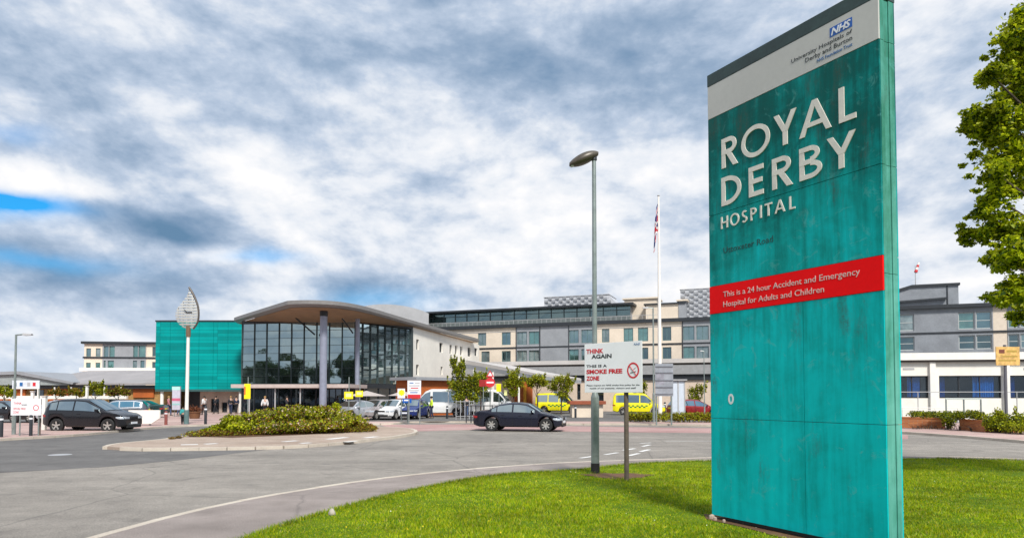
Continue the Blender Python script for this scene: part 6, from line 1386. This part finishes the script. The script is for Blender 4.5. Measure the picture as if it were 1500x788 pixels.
# hedge on the island
def shrub(name, label, lobes_px, D, n, size, mats, weights=None, group=None, ground=0.0, deep=1.0, cat='shrub', shell=.25):
    L3 = []
    for q_ in lobes_px:
        (x_, y_, rx, ry) = q_[:4]; d_ = q_[4] if len(q_) > 4 else D; c_ = W(x_, y_, d_); k = d_ / 1000; L3.append((c_.x, d_, max(c_.z, ground + .05), rx * k, min(rx * k, 1.3 * deep), ry * k))
    mx = sum(l[0] for l in L3) / len(L3); my = sum(l[1] for l in L3) / len(L3); t = thing(name, label, cat, (mx, my, ground), group=group)
    pts = blob_points(L3, n, shell); pts = pts[pts[:, 2] > ground + .02]
    leaf_cloud('foliage', pts, size, mats, t, True, weights=weights)
    mb = MB()
    for l in L3:
        for k in range(5):
            a = random.uniform(0, math.tau); mb.tube([(l[0] + .1 * math.cos(a), l[1] + .1 * math.sin(a), ground - .03), (l[0] + l[3] * .3 * math.cos(a), l[1] + l[4] * .3 * math.sin(a), ground + l[5] * .6), (l[0] + l[3] * .7 * math.cos(a), l[1] + l[4] * .6 * math.sin(a), ground + l[5] * 1.1)], [.02, .014, .006], 5)
    mb.build('stem', M['trunk'], t, True)
    return t
shrub('hedge', 'long rounded hedge of mixed shrubs with pale blossom on the central island', [(385, 614, 30, 14, 33), (425, 611, 32, 17, 33.5), (460, 611, 34, 17, 34), (500, 613, 26, 15, 34.5), (400, 626, 30, 9, 32), (440, 623, 34, 9, 32.5), (480, 621, 34, 9, 33), (355, 618, 20, 11, 33), (436, 599, 9, 8, 33.5), (475, 600, 11, 8, 34), (512, 618, 17, 10, 35)], 33, 21000, .065, LG + [BLOS, RED[1], RED[0]], [4, 3.8, 3.0, 3.4, .9, 2.0, 1.4], deep=1.2)
hd = [o_ for o_ in C.objects if o_.name == 'hedge'][0]; sp_ = []
for _ in range(130):
    x_ = random.uniform(330, 540); d_ = random.uniform(32.2, 34.6); t_ = (x_ - 435) / 110; top_ = 601 + 15 * t_ * t_ + random.uniform(-1, 3); b0_ = W(x_, top_ + 6, d_); h_ = random.uniform(.15, .42); lx, ly = random.uniform(-.1, .1), random.uniform(-.1, .1)
    for j in range(16): f_ = j / 15; sp_.append((b0_.x + lx * f_ + rng.normal(0, .035), b0_.y + ly * f_ + rng.normal(0, .035), b0_.z + h_ * f_))
leaf_cloud('sprigs', np.array(sp_), .06, LG + [BLOS], hd, True, weights=[3, 5, 1, 3, .8])
shrub('shrub', 'bright green shrub forming the left end of the island hedge', [(340, 619, 16, 12, 32), (352, 625, 18, 8, 31.5), (325, 627, 16, 7, 32), (308, 631, 14, 5, 31.5)], 32, 5500, .065, LG, [3, 6, 1, 1])
shrub('shrub', 'bright upright shrub tuft poking above the hedge near the hall column', [(492, 597, 7, 8, 34.5), (486, 602, 8, 7, 34.5)], 34.5, 900, .06, LG, [2, 6, 1, 0])
shrub('shrub', 'orange tinted low shrub forming the right end of the island hedge', [(532, 624, 13, 6, 35), (520, 622, 12, 7, 35), (546, 626, 7, 4, 35)], 35, 2600, .055, RED + [LG[1]], [3, 3, 3, 2])
tag(shrub('ground_cover', None, [(x_, 635 - (x_ - 300) * .028, 20, 5, 30.5 + (x_ - 300) * .016) for x_ in range(290, 545, 22)], 31, 9000, .045, RED + [LG[1], LG[2]], [4, 2, 4, 2.5, 2], deep=.7), kind='stuff')
bpy.data.objects['ground_cover']['kind'] = 'stuff'
sheet('bed_soil', [G(*p, 0) for p in [(276, 639), (300, 633), (360, 625), (460, 620), (545, 622), (556, 628), (540, 631), (440, 637), (340, 641)]], M['soil'], .012)
tag(shrub('dry_grass_tuft', 'dry brown tuft of grass on the paving at the left end of the island', [(262, 641, 6, 2, 29), (252, 642, 5, 2, 28.5)], 29, 260, .05, [leafmat('dry_leaf', (.22, .15, .05))]), cat='tuft')
for i, (x0, x1, D, lab) in enumerate([(925, 975, 47, 'low clipped yellow green hedge left of the flagpole foot'), (985, 1050, 46, 'low clipped hedge with orange patches running behind the big teal sign')]):
    shrub('low_hedge', lab, [(x_, 610, 9, 7, D) for x_ in range(x0, x1, 8)], D, 4200, .06, LG + [RED[1]], [3, 5, 1.5, 4, 1 + i], group='low hedges', deep=.7)
SR = 'shrubs in the right hand beds'
shrub('shrub', 'trailing green shrub spilling over the long brick planter', [(x_, 607 + random.uniform(-1, 2), 11, 5, 37) for x_ in range(1340, 1400, 9)], 37, 3000, .05, LG, [4, 2, 4, 2], SR, deep=.7)
shrub('shrub', 'dark green shrub on top of the short brick planter', [(1390, 616, 10, 12, 36.5), (1405, 608, 12, 7, 35.6), (1425, 607, 14, 7, 34.8), (1438, 611, 8, 8, 34.6)], 35, 3600, .05, LG, [4, 2, 4, 1], SR, deep=.7)
shrub('shrub', 'yellow green shrub below the weathered yellow sign', [(1452, 618, 12, 13, 33.5), (1468, 616, 12, 13, 33.5), (1462, 606, 7, 9, 33.5), (1476, 624, 12, 9, 32.8)], 33, 4200, .05, LG, [3, 5, 2, 1], SR, deep=.7)
shrub('shrub', 'bright green shrub with an upright shoot at the right edge', [(1492, 616, 13, 13, 33), (1508, 620, 14, 12, 32.5), (1487, 601, 3, 8, 33), (1498, 626, 14, 8, 32), (1525, 618, 14, 14, 33)], 33, 4800, .05, LG, [3, 5, 2, 1], SR, deep=.7)
# big tree on the right
D = 13.5
big = [(1490, 50, 26, 34), (1472, 92, 20, 22), (1484, 130, 30, 26), (1452, 110, 11, 9), (1446, 172, 24, 22), (1476, 178, 30, 26), (1430, 185, 13, 15), (1463, 225, 32, 26), (1490, 262, 32, 32), (1452, 250, 18, 14), (1462, 292, 26, 24), (1446, 318, 22, 16), (1426, 345, 16, 10), (1472, 335, 28, 20), (1492, 375, 26, 26), (1468, 382, 12, 16), (1484, 425, 20, 24), (1470, 438, 12, 10), (1500, 462, 14, 12), (1525, 100, 50, 60), (1540, 220, 60, 60), (1545, 340, 60, 60), (1530, 30, 55, 50), (1560, 430, 55, 40), (1600, 160, 70, 90), (1620, 320, 80, 90), (1700, 200, 100, 130), (1700, 0, 110, 120), (1600, -60, 80, 80), (1780, 330, 90, 90)]
L3 = []
for (x_, y_, rx, ry) in big:
    dd = D + random.uniform(-.5, .5) + (0 if rx < 40 else .5); c_ = W(x_, y_, dd); k = dd / 1000; L3.append((c_.x, c_.y, c_.z, rx * k, max(rx, 22) * k * 1.2, ry * k))
bt = thing('broadleaf_tree', 'large leafy broadleaf tree overhanging the right edge above the white building', 'tree', (W(1690, 600, D + .6).x, D + .6, 0))
sub = []
for (x_, y_, z_, rx, ry, rz_) in L3:      # break every lobe into hanging clusters of leaves
    nn_ = 7 if rx < .35 else 16 if rx < .6 else 26
    for _ in range(nn_):
        d_ = rng.normal(size=3); d_ /= np.linalg.norm(d_); r_ = rng.uniform(.45, 1.0); s_ = rng.uniform(.10, .20)
        sub.append((x_ + d_[0] * rx * r_, y_ + d_[1] * ry * r_, z_ + d_[2] * rz_ * r_, s_ * 1.15, s_ * 1.15, s_ * .62))
for (x_, y_, z_, rx, ry, rz_) in L3[:19]:      # loose outer twigs
    for _ in range(7):
        a_ = random.uniform(0, math.tau); sub.append((x_ + rx * 1.18 * math.cos(a_) , y_ + ry * random.uniform(-.8, .8), z_ + rz_ * 1.12 * math.sin(a_), .10, .10, .05))
pts = np.concatenate([blob_points(sub, 80000, .2), blob_points(L3, 42000, .1)])
leaf_cloud('crown', pts, .056, [leafmat('big_leaf_mid', (.30, .37, .006), .45), leafmat('big_leaf_bright', (.50, .54, .010), .45), leafmat('big_leaf_deep', (.04, .085, .005), .3), leafmat('big_leaf_olive', (.34, .36, .012), .45)], bt, True, aspect=.5, up=.5, weights=[4, 4, 2.6, 2.4], drop=.25)
tb = Vector(bt.location); mb = MB(); mb.tube([tb + Vector((0, 0, -.1)), tb + Vector((.05, 0, 1.5)), tb + Vector((-.1, .1, 3.2)), tb + Vector((.1, 0, 6))], [.34, .27, .22, .1], 14)
for l in L3: e_ = Vector(l[:3]); s_ = tb + Vector((-.05, .05, min(5.6, max(2.2, e_.z * .6)))); mb.tube([s_, s_.lerp(e_, .5) + Vector((0, 0, .25)), e_], [.09, .05, .012], 7)
mb.build('trunk', M['trunk'], bt, True, smooth=True)
# trees beyond the far left roofs and behind the camera (they show in the glazing)
FT = [leafmat('far_leaf_dark', (.03, .06, .015)), leafmat('far_leaf_mid', (.06, .10, .02))]
for i, (px, D, h_, w_) in enumerate([(-30, 120, 5.5, 6), (12, 125, 5.0, 5), (48, 130, 5.2, 5)]):
    b_ = W(px, 600, D); t = thing('distant_tree', ('distant tree at the far left edge', 'distant tree above the flat grey gable', 'distant tree right of the far left lamp')[i] + ' on the horizon', 'tree', (b_.x, D, 0), group='distant trees')
    mb = MB(); mb.cyl((0, 0, 0), (0, 0, h_ * .7), .2, .08, 8); mb.build('trunk', M['trunk'], t)
    leaf_cloud('crown', blob_points([(random.uniform(-w_ / 2, w_ / 2), random.uniform(-2, 2), h_ * random.uniform(.45, .75), 1.8, 1.8, 1.4) for _ in range(6)], 1500, .4), .22, FT, t)
src = None
for i in range(15):
    x_ = -128 + i * 10.5 + random.uniform(-3, 3); y_ = -38 - random.uniform(0, 14); h_ = random.uniform(11.5, 16.5)
    lab = 'broad roadside tree behind the viewpoint, outside the picture'
    if src is None:
        t = src = thing('roadside_tree', lab, 'tree', (x_, y_, 0), group='roadside trees behind the viewpoint')
        mb = MB(); mb.tube([(0, 0, -.2), (.1, 0, 3), (0, .1, 8)], [.3, .22, .08], 9); mb.build('trunk', M['trunk'], t, smooth=True)
        leaf_cloud('crown', blob_points([(random.uniform(-2.6, 2.6), random.uniform(-2, 2), random.uniform(2, 10), 2.3, 2.3, 2.0) for _ in range(18)], 9000, .4), .30, FT, t)
    else: t = duplicate(src, (x_, y_, 0), random.uniform(0, 6), lab)
    t.scale = (h_ / 12,) * 3
# ward wing outside the picture on the right, mirrored in the right glazing
FZ2 = Face((78, 62), (86, -10)); t = thing('ward_building', 'cream ward wing standing outside the picture beyond the right edge', 'building', FZ2.p(36, 0, -5))
hs = [(2 + k * 4.6, 3.6 + k * 4.6, z_, z_ + 1.7) for k in range(14) for z_ in (4.2, 7.2, 10.2)]
mb = MB(); FZ2.wall(mb, 0, FZ2.L, 0, 13, hs, .25); mb.build('wall', M['cream'], t, True)
for h_ in hs: mb = MB(); FZ2.box(mb, h_[0] + .02, h_[1] - .02, h_[2] + .02, h_[3] - .02, -.2, -.15); mb.build('window', M['winglass'], t, True)
mb = MB(); FZ2.box(mb, 0, FZ2.L, 0, 12.9, -10, -.5); mb.build('core', M['grey'], t, True); mb = MB(); FZ2.box(mb, -.3, FZ2.L + .3, 13, 13.4, -10, .4); mb.build('roof', M['dark'], t, True)
